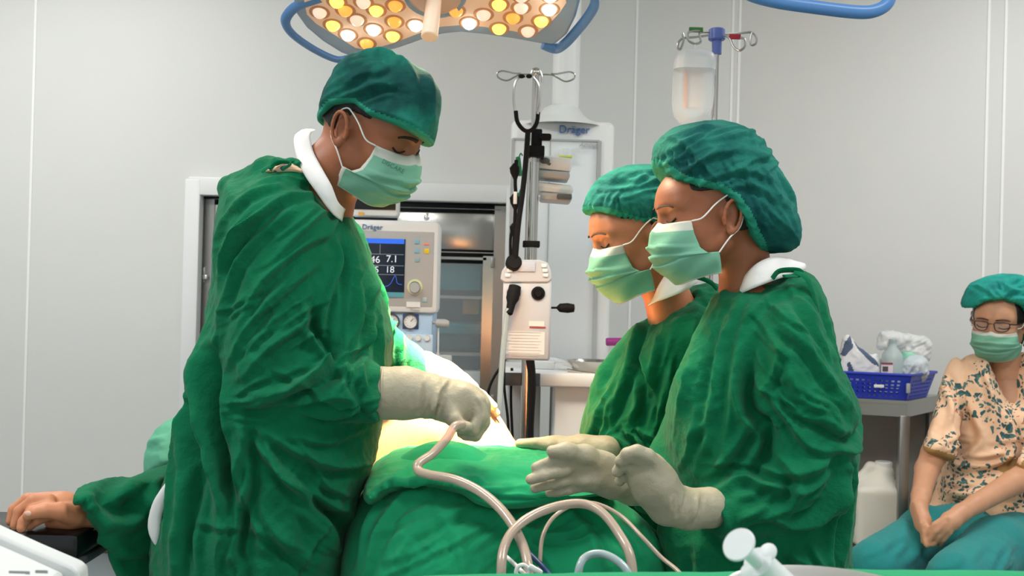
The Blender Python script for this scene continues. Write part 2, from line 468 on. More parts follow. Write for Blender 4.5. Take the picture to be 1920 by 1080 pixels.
def pymesh(name, v, q, m, parent=None, mi=None):
    me = bpy.data.meshes.new(name); me.from_pydata(v.tolist(), [], q.tolist())
    o = link(name, me, m, parent)
    if mi is not None: me.polygons.foreach_set('material_index', mi.astype(int).tolist())
    return o
def cloth(name, vol, fl, depth, m, parent, crinkle=.0016, iso=0.0, big=.003, rl=2, cr_scale=26, stretch=(1, 1, 1), mifn=None, sub=False):
    v, q = vol.mesh(iso); v = relax(v, q, rl)
    if sub: v, q = subdivide(v, q); v = relax(v, q, 2)
    n = vnormals(v, q)
    d = folds(v, n, fl, depth)
    s = np.array(stretch)
    wv = v + .02 * np.stack([noise3(v * 6 + 3), noise3(v * 6 + 11), noise3(v * 6 + 23)], 1)
    if sub:
        # short crisp crumples, stronger in patches
        pt_ = np.clip(.5 + 1.2 * noise3(v * 5 + 9), .15, 1.2)
        a1_ = ridged(np.stack([wv[:, 0] + wv[:, 2] * .6, wv[:, 1] * .6, (wv[:, 2] - wv[:, 0] * .6) * .35], 1) * 34)
        a2_ = ridged(np.stack([(wv[:, 0] + wv[:, 2] * .9) * .35, wv[:, 1] * .6, wv[:, 2] - wv[:, 0] * .9], 1) * 30 + 17)
        d += pt_ * (.0022 * np.clip(a1_, -.2, 1) ** 2 + .0022 * np.clip(a2_, -.2, 1) ** 2)
    d += crinkle * (ridged(wv * cr_scale * s) ** 3) + crinkle * .7 * ridged(wv * cr_scale * 1.9 * s + 7) + big * noise3(wv * 9 * s + 5)
    v = v + n * d[:, None]
    v = relax(v, q, 1, .35)
    mi = mifn(v[q].mean(1)) if mifn else None
    return pymesh(name, v, q, m, parent, mi)

def ribbon(name, A, B, m, parent, n=28, k=7, puff=.004, wr=.0018):
    """cloth strip between two edge paths (px, py, depth)"""
    a = spline([P(*p) for p in A], 8); b = spline([P(*p) for p in B], 8)
    def at(L, t):
        f = t * (len(L) - 1); i = min(int(f), len(L) - 2); return L[i].lerp(L[i + 1], f - i)
    vs = []; fs = []
    for i in range(n + 1):
        for j in range(k + 1):
            t = i / n; w = j / k; p = at(a, t).lerp(at(b, t), w); vs.append([p.x, p.y, p.z, w])
    va = np.array(vs); q = []
    for i in range(n):
        for j in range(k): o = i * (k + 1) + j; q.append((o, o + 1, o + k + 2, o + k + 1))
    v = va[:, :3]; w = va[:, 3]
    v = v + np.array([0, -1, .2]) * (puff * np.sin(np.pi * w) + wr * ridged(v * np.array([26, 26, 60])))[:, None]
    o = pymesh(name, v, np.array(q), m, parent); md = o.modifiers.new('t', 'SOLIDIFY'); md.thickness = .0022; return o
# ------------------------------------------------------------------ the room
ZF = 0.0; ZC = 2.9
def wallprism(a, b, th, z0=0, z1=ZC):
    a = Vector((a[0], a[1], 0)); b = Vector((b[0], b[1], 0)); d = (b - a).normalized(); n = Vector((-d.y, d.x, 0))
    if n.y < 0 and abs(n.y) > .3: n = -n
    m = MB(); m.prism([a + Vector((0, 0, z0)), b + Vector((0, 0, z0)), b + n * th + Vector((0, 0, z0)), a + n * th + Vector((0, 0, z0))], (0, 0, z1 - z0)); return m
YB = 4.45
def onwall(x, y): return on_plane(x, y, (0, YB, 0), Vector((0, 1, 0)))
cx_ = onwall(1385, 300).x
w0 = onwall(353, 351); w1 = onwall(950, 385); wz0 = w0.z - .0; wz1 = .55
wx0, wx1 = onwall(358, 700).x, onwall(944, 700).x
b = MB()
for (xa, xb, za, zb) in [(-3.2, wx0, 0, ZC), (wx1, cx_, 0, ZC), (wx0, wx1, wz0, ZC), (wx0, wx1, 0, wz1)]:
    b.box(((xa + xb) / 2, YB + .05, (za + zb) / 2), (xb - xa, .1, zb - za))
struct(b.build('wall_back', M['wall'], smooth=False))
RW1 = Vector((3.6, YB - .80, 0)); RW0 = Vector((cx_, YB, 0)); RWn = Vector((RW1.y - RW0.y, -(RW1.x - RW0.x), 0)).normalized()
struct(wallprism((cx_, YB), (3.6, YB - .80), .1).build('wall_right', M['wall'], smooth=False))
struct(wallprism((-3.2, YB), (-3.2, -.6), .1).build('wall_left', M['wall'], smooth=False))
struct(wallprism((3.6, YB - .8), (3.6, -.6), .1).build('wall_east', M['wall'], smooth=False))
b = MB(); b.box((.2, 1.9, -.05), (7.2, 5.4, .1)); struct(b.build('floor', M['floor'], smooth=False))
b = MB(); b.box((.2, 1.9, ZC + .05), (7.2, 5.4, .1)); struct(b.build('ceiling', M['ceil'], smooth=False))
# welded panel joints
n_ = 0
def seam(px, py, wall):
    global n_; n_ += 1
    if wall == 'b': p = onwall(px, py); nrm = Vector((0, -1, 0)); al = Vector((1, 0, 0))
    else:
        p = on_plane(px, py, RW0, RWn); nrm = RWn if RWn.y < 0 else -RWn; al = (RW1 - RW0).normalized()
    q = Vector((p.x, p.y, 0)) + nrm * .0005; m = MB()
    m.prism([q - al * .005, q + al * .005, q + al * .005 + nrm * .002, q - al * .005 + nrm * .002], (0, 0, ZC))
    struct(m.build('trim_%d' % n_, M['seam'], smooth=False))
for px, py, w in [(68, 0, 'b'), (1193, 100, 'b'), (1373, 100, 'b'), (1386, 100, 'b'), (1853, 100, 'r'), (1885, 100, 'r')]: seam(px, py, w)
for nm, a, b_ in [('baseboard_back', (-3.2, YB - .012), (cx_, YB - .012)), ('baseboard_right', (cx_, YB - .012), (3.6, YB - .812))]:
    struct(wallprism(a, b_, .011, 0, .1).build(nm, M['grey'], smooth=False))
# ceiling luminaires
for i, (x, y, _w) in enumerate(CEIL):
    t = thing('ceiling_light', ['flush white ceiling light panel, front left', 'flush white ceiling light panel, front right', 'flush white ceiling light panel, rear left', 'flush white ceiling light panel, rear right'][i], 'light', (x, y, 2.88), 'ceiling light panels')
    b = MB(); b.box((x, y, 2.87), (1.2, .62, .05), .005); b.build('frame', M['white'], t)
    b = MB(); b.box((x, y, 2.842), (1.12, .55, .006)); b.build('diffuser', mat('diffuser', 'FFFFFF', .5, emit=1.2), t)
# white window frame around the recessed steel cabinet
b = MB(); fw = .075
xa, xb, za, zb = wx0 - .02, wx1 + .02, wz1, wz0 + .02
for (c, s) in [(((xa + xb) / 2, YB - .02, zb - fw / 2 + .02), (xb - xa, .06, fw)), (((xa + xb) / 2, YB - .02, za), (xb - xa, .06, fw)), ((xa + .02, YB - .021, (za + zb) / 2 + .01), (.064, .062, zb - za)), ((xb - .012, YB - .021, (za + zb) / 2 + .01), (.03, .062, zb - za))]:
    b.box(c, s, .006)
struct(b.build('window_1', M['white'], bevel=0))
# ------------------------------------------------------------------ people
def head_frame(org, yaw, pitch, roll=0, scale=1):
    ya, th, ro = map(math.radians, (yaw, pitch, roll))
    f = Vector((math.cos(ya) * math.cos(th), math.sin(ya) * math.cos(th), -math.sin(th)))
    l = Vector((0, 0, 1)).cross(f).normalized(); u = f.cross(l)
    l2 = l * math.cos(ro) + u * math.sin(ro); u2 = f.cross(l2)
    R = Matrix(((f.x, l2.x, u2.x), (f.y, l2.y, u2.y), (f.z, l2.z, u2.z)))
    return Matrix.Translation(org) @ R.to_4x4() @ Matrix.Diagonal((scale, scale, scale, 1))
def head_mesh(H, neck, closed=True, fem=False, res=.0024):
    Hi = H.inverted(); nk = [(Hi @ p, r) for p, r in neck]
    xs = [p.x for p, r in nk] ; ys = [p.y for p, r in nk]; zs = [p.z for p, r in nk]; mr = .075
    lo = [min(-.12, min(xs) - mr), min(-.1, min(ys) - mr), min(zs) - mr * .6]
    hi = [max(.13, max(xs) + mr), max(.1, max(ys) + mr), .125]
    V = Vol(lo, hi, res)
    V.u(V.ell((-.014, 0, .026), (.096, .075, .088)))
    V.u(V.ell((.032, 0, -.035), (.055, .058, .075)), .03)
    V.u(V.ell((.060, 0, .028), (.030, .052, .036)), .025)
    for s in (1, -1):
        V.u(V.cone((-.005, s * .052, -.055), .018, (.062, s * .013, -.100), .015), .032)
        V.u(V.ell((.052, s * .041, -.030), (.026, .020, .022)), .02)
        V.u(V.cone((.083, s * .014, .016), .008, (.064, s * .046, .018), .008), .014)
    V.u(V.ell((.066, 0, -.101), (.016, .018, .014)), .018)
    V.u(V.ell((.070, 0, -.070), (.020, .026, .016)), .015)
    for s in (1, -1):
        V.sub(V.ell((.094, s * .034, -.001), (.018, .020, .0125)), .014)
        V.u(V.ell((.0675, s * .0330, -.003), (.0135, .0185, .0120)), .007)
    V.u(V.cone((.081, 0, .004), .007, (.095, 0, -.034), .0100), .012)
    V.u(V.ell((.093, 0, -.040), (.011, .010, .009)), .008)
    for s in (1, -1): V.u(V.ell((.087, s * .013, -.042), (.010, .007, .008)), .006)
    V.u(V.ell((.084, 0, -.066), (.008, .022, .005)), .004); V.u(V.ell((.082, 0, -.077), (.008, .019, .006)), .004)
    if nk: V.u(V.chain(nk, .02), .028)
    eR = Matrix.Rotation(math.radians(-12), 3, 'Y')
    for s in (1, -1):
        ec = Vector((-.018, s * .079, -.012)); R = [[eR[i][j] for j in range(3)] for i in range(3)]
        # outer helix as a closed ring, thin shell, tragus and lobe
        ring = []
        for k in range(15):
            a = -1.2 + k * 4.95 / 14; rr = (.0155, .029)
            ring.append(ec + eR @ Vector((math.cos(a + .0) * rr[0] * -1, s * (.006 + .004 * math.sin(a)), math.sin(a) * rr[1])))
        V.u(V.ell(ec + Vector((0.001, -s * .004, .001)), (.015, .0055, .027), R), .006)
        V.sub(V.ell(ec + Vector((.002, s * .006, -.002)), (.0085, .0085, .013), R), .004)
        V.sub(V.ell(ec + Vector((-.001, s * .007, .014)), (.0085, .005, .009), R), .004)
        V.u(V.chain([(p, .0034) for p in ring], .002), .002)
        V.u(V.ell(ec + Vector((.0145, 0, -.004)), (.004, .004, .006)), .004)
        V.u(V.ell(ec + Vector((.004, .001 * s, -.027)), (.007, .0042, .008)), .004)
    v, q = V.mesh(); v = relax(v, q, 2, .5)
    Hn = np.array(H); return v @ Hn[:3, :3].T + Hn[:3, 3], q
def join(parts):
    vs = []; qs = []; n = 0
    for v, q in parts: vs.append(v); qs.append(q + n); n += len(v)
    return np.concatenate(vs), np.concatenate(qs)
def bvh_of(v, q): return BVHTree.FromPolygons(v.tolist(), q.tolist())
def onface(H, bvh, y, z, off=.001):
    o = H @ Vector((.2, y, z)); d = (H.to_3x3() @ Vector((-1, 0, 0))).normalized()
    h = bvh.ray_cast(o, d)
    p = h[0] if h[0] is not None else H @ Vector((.08, y, z))
    return p - d * off
def face_details(H, bvh, root, closed=.0):
    for s in (1, -1):
        b = MB(); b.tube([onface(H, bvh, s * y, z, .0006) for y, z in [(.011, .0165), (.020, .0185), (.032, .0192), (.043, .0175), (.050, .0140)]], (.0040, .0022), seg=8, flat=.4)
        b.build('eyebrow', M['brow'], root)
        b = MB(); b.tube([onface(H, bvh, s * y, z, .0008) for y, z in [(.0175, -.008), (.025, -.0115), (.034, -.0125), (.043, -.0105), (.0505, -.006)]], (.0012, .0019), seg=6)
        b.build('eyelashes', M['lash'], root)
def hair_mesh(H, root, lower=-.05, front=.046, g=.003, bun=None, side=0):
    V = Vol((-.13, -.1, -.12), (.1, .1, .13), .003)
    V.u(V.ell((-.014, 0, .026), (.096 + g, .075 + g, .088 + g)))
    V.u(V.ell((-.045, 0, -.03), (.055, .052, .045)), .03)
    V.cut((V.X + .32 * V.Z - front) + 0 * V.Y, .004)
    V.cut((lower - V.Z) - .25 * (V.X) + 0 * V.Y, .004)
    V.cut(np.minimum(V.X + .01, .024 - V.Z + side) + 0 * V.Y, .004)
    # keep clear of the ear
    for s in (1, -1): V.sub(V.ell((-.018, s * .079, -.03), (.026, .03, .042)), .004)
    if bun: V.u(V.ell(bun[0], bun[1]), .02)
    v, q = V.mesh(); n = vnormals(v, q)
    v = v + n * (.0012 * ridged(v * np.array([60, 60, 14])))[:, None]
    Hn = np.array(H); return pymesh('hair', v @ Hn[:3, :3].T + Hn[:3, 3], q, M['hair'], root)
def mask_obj(H, root, near=1, pull=0, sw=1.0, seed=0, drop=0, low=0):
    """pleated mask; local frame x forward, y left, z up"""
    NS, NT = 61, 49; vs = []; fs = []; mi = []
    C = [(0, .0905 + low * .6, -.014 - low), (.12, .1065, -.030 - low * .5), (.3, .1145, -.052), (.5, .111, -.076), (.75, .097, -.104), (1, .070, -.126 - drop)]
    S = [(0, .052, -.013 - low), (.14, .050, -.036 - low * .3), (.32, .043, -.062), (.46, .030, -.073), (.60, .010, -.073), (.8, .007, -.092), (1, .006, -.112 - drop)]
    Yw = [(0, .066), (.3, .071), (.5, .075), (.7, .0745), (1, .066)]
    def itp(T, t):
        for a, b in zip(T, T[1:]):
            if t <= b[0] + 1e-9:
                k = (t - a[0]) / (b[0] - a[0]); return [a[i] + (b[i] - a[i]) * k for i in range(1, len(a))]
        return list(T[-1][1:])
    for j in range(NT):
        t = j / (NT - 1); c = itp(C, t); s_ = itp(S, t); yw = itp(Yw, t)[0] * sw
        for i in range(NS):
            s = -1 + 2 * i / (NS - 1); a = s * math.pi / 2
            y = yw * math.copysign(abs(math.sin(a)) ** .95, s)
            k = math.cos(a) ** .82 if abs(s) < 1 else 0
            x = s_[0] + (c[0] - s_[0]) * k; z = s_[1] + (c[1] - s_[1]) * (1 - abs(math.sin(a)) ** 2.4)
            z += .006 * math.exp(-(s / .10) ** 2) * (1 - t) ** 3
            x += .004 * math.exp(-(s / .12) ** 2) * (1 - t) ** 3
            # pleats: overlapping folds, deepest in the middle
            pl = 0
            for t0 in (.30, .46, .62):
                u = (t - t0 + .03 * abs(s)) / .11
                if 0 <= u <= 1: pl += (1 - u) ** .8 * .0062
            pl *= (.35 + .65 * k)
            x += pl * k; y += pl * (1 - k) * math.copysign(1, s) * .6
            # soft creases fanning out from the side
            cr = .0022 * math.sin(9 * t + 5 * s + seed * 1.7) * (abs(s) ** 1.5) + .0016 * math.sin(15 * t * (1 + .3 * s) + 3 * seed + 6 * s)
            x += cr * (.3 + .7 * k); y += cr * .7 * math.copysign(1, s)
            vs.append(H @ Vector((x, y, z)))
    for j in range(NT - 1):
        for i in range(NS - 1):
            a = j * NS + i; fs.append((a, a + 1, a + NS + 1, a + NS)); t = j / (NT - 1); s = -1 + 2 * i / (NS - 1)
            mi.append(1 if t < .085 or t > .965 or abs(s) > .968 else 0)
    me = bpy.data.meshes.new('face_mask'); me.from_pydata([tuple(v) for v in vs], [], fs)
    o = link('face_mask', me, [M['mask'], M['maskw']], root); me.polygons.foreach_set('material_index', mi)
    md = o.modifiers.new('thick', 'SOLIDIFY'); md.thickness = .0012; md.offset = 0
    for s in (1, -1):
        b = MB()
        top = [(.052, s * .067, -.014), (.035, s * .078, -.010), (.012, s * .081, .010), (-.006, s * .083, .022)]
        ear = [(-.018, s * .086, .026), (-.032, s * .084, .012), (-.038, s * .080, -.012), (-.030, s * .080, -.034)]
        bot = [(-.010, s * .081, -.050), (.010, s * .076, -.074)]
        b.tube([H @ Vector((p[0], p[1] * sw if i < 2 else p[1], p[2])) for i, p in enumerate(top + ear + bot)], .0014, seg=6)
        b.build('ear_loop', M['loop'], o)
    return o
def cap_obj(name, root, sil, cutp, d, T, D, m, fl, crinkle, cr_scale=26, stretch=(1, 1, 1), ruffle=0, tilt=(0, 0, 0), big=.002, res=.0032, mask_edge=True, rr=.012):
    a = pp(sil, d); c = pp(cutp, d, 0) if cutp else None
    xs = [p[0] for p in a]; zs = [p[1] for p in a]
    V = Vol((min(xs) - .03, d - T - .05, min(zs) - .03), (max(xs) + .03, d + T + .05, max(zs) + .03), res)
    V.u(V.inflate(a, d, T, D, tilt))
    if c:
        e = V.ext2(c); V.cut(-e, .004)
    v, q = V.mesh(); v = relax(v, q, 2); n = vnormals(v, q)
    dd = folds(v, n, fl, d)
    s = np.array(stretch); wv = v + .012 * np.stack([noise3(v * 9 + 3), noise3(v * 9 + 11), noise3(v * 9 + 23)], 1)
    dd += crinkle * ridged(wv * cr_scale * s) + crinkle * .6 * ridged(wv * cr_scale * 2.1 * s + 5) + big * noise3(wv * 10 * s)
    if c:
        ed = polysdf(c, v[:, 0], v[:, 2]); near = np.exp(-(np.maximum(ed, 0) / rr) ** 2)
        if ruffle: dd += near * ruffle * (.6 + np.sin((v[:, 0] + v[:, 2] * .5 + v[:, 1]) * 620 + 2 * noise3(v * 40)))
    v = v + n * dd[:, None]; v = relax(v, q, 1, .3)
    mi = None
    if c and mask_edge:
        fc = v[q].mean(1); mi = (polysdf(c, fc[:, 0], fc[:, 2]) < .0075).astype(int)
    return pymesh(name, v, q, [m, M['capedge']], root, mi)
def bounds_px(polys, pad=.03):
    xs = []; zs = []
    for pl in polys: xs += [p[0] for p in pl]; zs += [p[1] for p in pl]
    return min(xs) - pad, max(xs) + pad, min(zs) - pad, max(zs) + pad
def glove_obj(name, root, chains, m, fl=(), depth=1.9, res=.0028, k=.008, crinkle=.0007, lump=(), subs=()):
    """chains: list of ([(px,py,d,r)...], blend)"""
    W_ = [([(P(x, y, d), r) for x, y, d, r in c], kk) for c, kk in chains]
    ps = [p for c, _ in W_ for p, _ in c] + [P(*l[0]) for l in lump]
    lo = [min(p[i] for p in ps) - .07 for i in range(3)]; hi = [max(p[i] for p in ps) + .07 for i in range(3)]
    V = Vol(lo, hi, res)
    for c, kk in W_: V.u(V.chain(c, .012 if c[0][1] > .02 else .003), kk)
    for c, r, kk, R in lump: V.u(V.ell(P(*c), r, R), kk)
    for c, r, kk in subs: V.sub(V.ell(P(*c), r), kk)
    v, q = V.mesh(); v = relax(v, q, 2, .4); n = vnormals(v, q)
    dd = folds(v, n, list(fl), depth) + crinkle * ridged(v * 38)
    v = v + n * dd[:, None]
    return pymesh(name, v, q, m, root)
def person(label, loc, group=None): return thing('person', label, 'person', loc, group)
def rotpx(ang):  # rotation about the view axis, ang in image degrees (counter-clockwise)
    R = Matrix.Rotation(-math.radians(ang), 3, 'Y'); return [[R[i][j] for j in range(3)] for i in range(3)]

# ================= the surgeon
sg = person('man in green gown and teal cap bending over the patient, gripping a clear tube', (P(500, 540, 1.93).x, 1.93, 0))
HS = head_frame(P(702, 241, 1.90), -20, 26, 6, .97)
neckS = [(HS @ Vector((-.028, 0, -.035)), .052), (P(622, 322, 1.91), .053), (P(604, 395, 1.93), .058)]
hv, hq = head_mesh(HS, neckS)
Vb = Vol((P(420, 400, 1.93).x, 1.76, .95), (P(690, 400, 1.93).x, 2.10, 1.47), .008)
Vb.u(Vb.chain([(P(590, 390, 1.93), .055), (P(545, 450, 1.93), .085), (P(540, 600, 1.95), .10), (P(540, 760, 1.95), .10)], .04))
Vb.u(Vb.chain([(P(545, 430, 1.88), .06), (P(545, 430, 2.02), .06)], .04), .04)
bv, bq = Vb.mesh(); body = pymesh('body', *join([(hv, hq), (bv, bq)]), M['skin'], sg)
bvS = bvh_of(hv, hq); face_details(HS, bvS, sg)
hair_mesh(HS, sg, lower=-.036, front=.034, side=.0)
mask_obj(HS, sg, seed=1)
cap_obj('surgical_cap', sg,
        [(594, 232), (597, 203), (609, 162), (633, 127), (667, 107), (710, 104), (752, 113), (787, 133), (814, 160), (828, 187), (824, 232), (808, 290), (780, 330), (700, 330), (620, 290)],
        [(560, 236), (597, 227), (634, 207), (675, 208), (708, 233), (760, 252), (813, 277), (900, 300), (900, 420), (560, 420)],
        1.90, .104, .045, M['cap'],
        [([(604, 206), (660, 198), (720, 176), (780, 190)], .003, .006), ([(640, 150), (700, 112), (760, 140)], .003, .007), ([(790, 140), (812, 190), (812, 262)], .005, .006),
         ([(610, 205), (640, 190), (690, 170)], .003, .005), ([(690, 110), (750, 130), (800, 180)], .004, .006), ([(630, 140), (650, 120), (690, 108)], .003, .005),
         ([(690, 222), (740, 236), (800, 256)], .002, .005)] + rfolds(690, 165, 70, 40, 20, 12, 90, .0022, .006, 1),
        .0008, 18, (1, 1, 2), tilt=(-.3, 0, 0))
# gown
s_t = [(428, 341), (465, 330), (505, 316), (545, 309), (575, 316), (600, 345), (628, 396), (655, 402), (664, 425), (684, 470), (702, 530), (722, 590), (732, 650), (722, 720), (712, 780), (704, 835), (690, 885), (668, 940), (650, 1010), (640, 1090), (636, 1400), (640, 1640), (290, 1640), (282, 1400), (286, 1080), (298, 965), (328, 862), (356, 765), (383, 650), (396, 550), (404, 460), (413, 385)]
s_s = [(445, 395), (470, 352), (530, 340), (590, 365), (622, 420), (615, 490), (603, 560), (612, 608), (625, 648), (662, 660), (698, 672), (716, 692), (721, 738), (717, 782), (690, 786), (640, 786), (560, 782), (500, 768), (462, 738), (440, 690), (426, 600), (428, 480)]
tp = pp(s_t, 1.93); sp = pp(s_s, 1.86)
x0, x1, z0, z1 = bounds_px([tp, sp])
V = Vol((x0, 1.70, z0), (P(860, 700, 2.1).x, 2.42, z1), .006)
V.u(V.inflate(tp, 1.95, .175, .13))
V.u(V.inflate(sp, 1.83, .078, .075, tilt=(0, .05, 0)), .012)
V.u(V.chain([(P(560, 380, 2.02), .07), (P(620, 470, 2.12), .07), (P(672, 575, 2.20), .055), (P(712, 655, 2.26), .045), (P(790, 694, 2.29), .032)], .02), .03)
V.u(V.chain([(P(716, 640, 2.22), .040), (P(755, 682, 2.26), .040), (P(800, 704, 2.29), .034)], .02), .01)
V.sub(V.cone(neckS[1][0], .05, HS @ Vector((.02, 0, -.06)), .06), .01)
V.sub(V.cone(P(612, 360, 1.92), .047, P(640, 300, 1.90), .062), .01)
V.u(V.chain([(P(430, 352, 1.95), .022), (P(500, 326, 1.90), .024), (P(560, 322, 1.86), .022)], .02), .02)
fl = [  # traced creases
    ([(430, 560), (455, 480), (500, 420), (560, 375), (610, 360)], .006, .008), ([(425, 640), (445, 560), (490, 470), (560, 405)], .006, .009),
    ([(404, 520), (420, 440), (470, 385), (540, 350), (590, 345)], .005, .008), ([(440, 520), (480, 440), (540, 390)], .004, .006),
    ([(470, 620), (520, 530), (590, 460), (622, 440)], .007, .008), ([(450, 680), (500, 600), (570, 530), (605, 500)], .006, .008),
    ([(480, 700), (540, 640), (590, 600), (600, 570)], .006, .008), ([(480, 360), (540, 338), (600, 352)], .004, .006),
    ([(600, 560), (606, 610), (616, 650)], -.010, .008), ([(590, 600), (620, 640), (640, 690), (560, 745), (470, 760)], -.012, .010),
    ([(640, 660), (620, 690), (560, 720), (500, 735)], .008, .009), ([(520, 720), (580, 690), (640, 680), (690, 700)], .006, .008),
    ([(480, 745), (560, 752), (640, 730), (700, 740)], .006, .008), ([(540, 690), (600, 720), (680, 760)], .004, .006), ([(560, 765), (640, 765), (712, 750)], .005, .007),
    ([(690, 680), (700, 720), (712, 780)], .006, .006), ([(675, 672), (668, 700), (690, 740)], -.005, .005),
    ([(425, 660), (415, 720), (430, 800), (450, 880), (470, 1000)], -.022, .013), ([(400, 600), (385, 700), (350, 860), (330, 1000)], .012, .012),
    ([(440, 700), (445, 780), (470, 880), (520, 1000)], .010, .012), ([(380, 760), (395, 860), (380, 1000), (370, 1080)], -.012, .012),
    ([(490, 780), (500, 880), (480, 980), (460, 1080)], -.010, .009), ([(480, 800), (560, 880), (640, 960), (650, 1040)], .010, .011), ([(520, 790), (590, 840), (660, 870), (690, 880)], .008, .010),
    ([(540, 830), (600, 920), (640, 1000), (640, 1080)], -.010, .009), ([(500, 960), (560, 1000), (600, 1060)], .006, .009), ([(390, 960), (450, 965), (520, 980)], .004, .006),
    ([(560, 1080), (590, 1010), (640, 930)], .006, .008), ([(430, 1080), (440, 1000), (480, 900)], .006, .009),
    ([(640, 430), (650, 500), (630, 590), (625, 640)], -.008, .007), ([(655, 440), (672, 540), (668, 620), (640, 680)], .006, .007), ([(676, 480), (695, 580), (690, 700)], .006, .006),
    ([(650, 450), (660, 540), (655, 640)], .004, .005), ([(700, 560), (712, 640), (706, 760)], .005, .006), ([(630, 680), (680, 650), (700, 610)], .006, .006),
    ([(560, 800), (620, 820), (690, 800)], .005, .007), ([(600, 300), (620, 360), (650, 405)], .004, .005), ([(625, 395), (634, 420), (620, 470)], -.005, .005),
] + rfolds(520, 440, 80, 60, 48, 14, 120, .003, .005, 1) + rfolds(530, 600, 70, 50, 40, 16, 90, .0035, .0045, 2) + rfolds(580, 740, 100, 30, 15, 14, 80, .0035, .0045, 3) \
  + rfolds(690, 720, 25, 50, 80, 8, 50, .003, .004, 4) + rfolds(430, 900, 80, 120, 82, 10, 200, .005, .008, 5) + rfolds(580, 930, 60, 100, -55, 12, 110, .004, .006, 6) + rfolds(670, 560, 25, 110, 80, 8, 120, .003, .004, 7)
cloth('gown', V, fl, 1.86, M['gown'], sg, crinkle=.0018, big=.005, cr_scale=15, sub=True)
# white collar flap behind the neck
ribbon('collar', [(566, 246, 2.0), (553, 258, 1.93), (556, 290, 1.87), (572, 328, 1.835), (597, 364, 1.825), (622, 400, 1.83), (640, 415, 1.88)], [(590, 245, 2.0), (582, 254, 1.92), (588, 286, 1.865), (603, 316, 1.835), (621, 348, 1.825), (632, 378, 1.835), (646, 392, 1.88)], M['collar'], sg)
b = MB(); b.tube([P(490, 322, 1.83), P(505, 312, 1.83), P(530, 304, 1.84), P(552, 300, 1.85), P(560, 306, 1.84)], .005, seg=8, flat=.4)
b.tube([P(505, 318, 1.83), P(520, 304, 1.83), P(545, 306, 1.83), P(530, 318, 1.82)], .004, seg=8, flat=.5)
b.build('neck_tie', M['gown'], sg)
Vc = Vol((P(495, 300, 1.9).x, 1.80, P(600, 345, 1.9).z), (P(600, 300, 1.9).x, 2.03, P(600, 290, 1.9).z), .004)
Vc.u(Vc.inflate(pp([(500, 322), (530, 308), (560, 303), (590, 318), (600, 340), (560, 345), (510, 335)], 1.9), 1.92, .09, .02))
cloth('undershirt', Vc, [], 1.9, M['floral'], sg, crinkle=.001)
# near glove: forearm cuff, wrist and fist closed around the tube
g = glove_obj('glove', sg, [
    ([(716, 737, 1.83, .0455), (760, 737, 1.835, .0435), (805, 742, 1.845, .036), (842, 752, 1.86, .033)], 0),
    ([(842, 752, 1.86, .033), (868, 757, 1.87, .036), (885, 765, 1.88, .034)], .02),
    ([(872, 738, 1.85, .016), (896, 752, 1.845, .0125), (903, 782, 1.84, .0115), (886, 806, 1.835, .0105), (868, 803, 1.835, .0095)], .010),
    ([(878, 742, 1.88, .015), (902, 760, 1.870, .0125), (907, 792, 1.865, .0115), (892, 816, 1.86, .0105), (873, 816, 1.855, .0095)], .007),
    ([(878, 748, 1.90, .015), (900, 768, 1.895, .012), (900, 798, 1.89, .011), (880, 815, 1.885, .010), (866, 812, 1.88, .009)], .007),
    ([(872, 752, 1.92, .014), (892, 774, 1.915, .011), (890, 800, 1.91, .010), (874, 810, 1.90, .009)], .007),
    ([(835, 765, 1.835, .020), (850, 785, 1.82, .0135), (864, 800, 1.815, .011), (876, 800, 1.815, .009)], .014)],
    M['glove'], rfolds(812, 752, 22, 20, 62, 9, 55, .0028, .004, 11) + [([(800, 720), (792, 760), (780, 778)], -.002, .005), ([(890, 745), (905, 775), (905, 800)], .0015, .003)], 1.82, res=.0026,
    subs=[((868, 797, 1.79), (.009, .018, .012), .004)])
b = MB(); b.tube([P(718 + 3 * math.sin(a), 737 - 47.5 * math.cos(a), 1.83 + .0445 * math.sin(a)) for a in [i * math.pi / 8 for i in range(16)]], .0022, closed=True, sub=2)
b.build('rolled_cuff', M['glove'], g)
# far glove laid on the belly
glove_obj('glove', sg, [
    ([(796, 690, 2.280, .036), (830, 705, 2.290, .032), (856, 722, 2.300, .026)], 0), ([(852, 716, 2.300, .026), (880, 732, 2.310, .022)], .02),
    ([(872, 722, 2.280, .012), (905, 742, 2.290, .010), (925, 762, 2.300, .009)], .006), ([(876, 728, 2.300, .012), (912, 752, 2.310, .010), (930, 775, 2.320, .009)], .006),
    ([(872, 734, 2.320, .012), (905, 758, 2.330, .010), (920, 780, 2.330, .009)], .006), ([(866, 738, 2.340, .011), (895, 762, 2.340, .009), (905, 780, 2.330, .008)], .006),
    ([(850, 725, 2.270, .012), (870, 748, 2.260, .010), (885, 760, 2.260, .009)], .008)], M['glove'], (), 2.1)
for sx in (-1, 1):
    b = MB(); b.tube([P(470 + 40 * sx, 1300, 1.97 + .09 * sx), P(470 + 42 * sx, 1600, 1.97 + .09 * sx), (P(470 + 44 * sx, 1600, 1.97).x, 1.97 + .09 * sx, .07)], (.085, .055), seg=16); b.build('trouser_leg', M['pants'], sg)
    b = MB(); x = P(470 + 44 * sx, 1600, 1.97).x + .05; b.ball((x, 1.97 + .09 * sx, .045), (.13, .048, .045)); b.build('shoe', M['black'], sg)

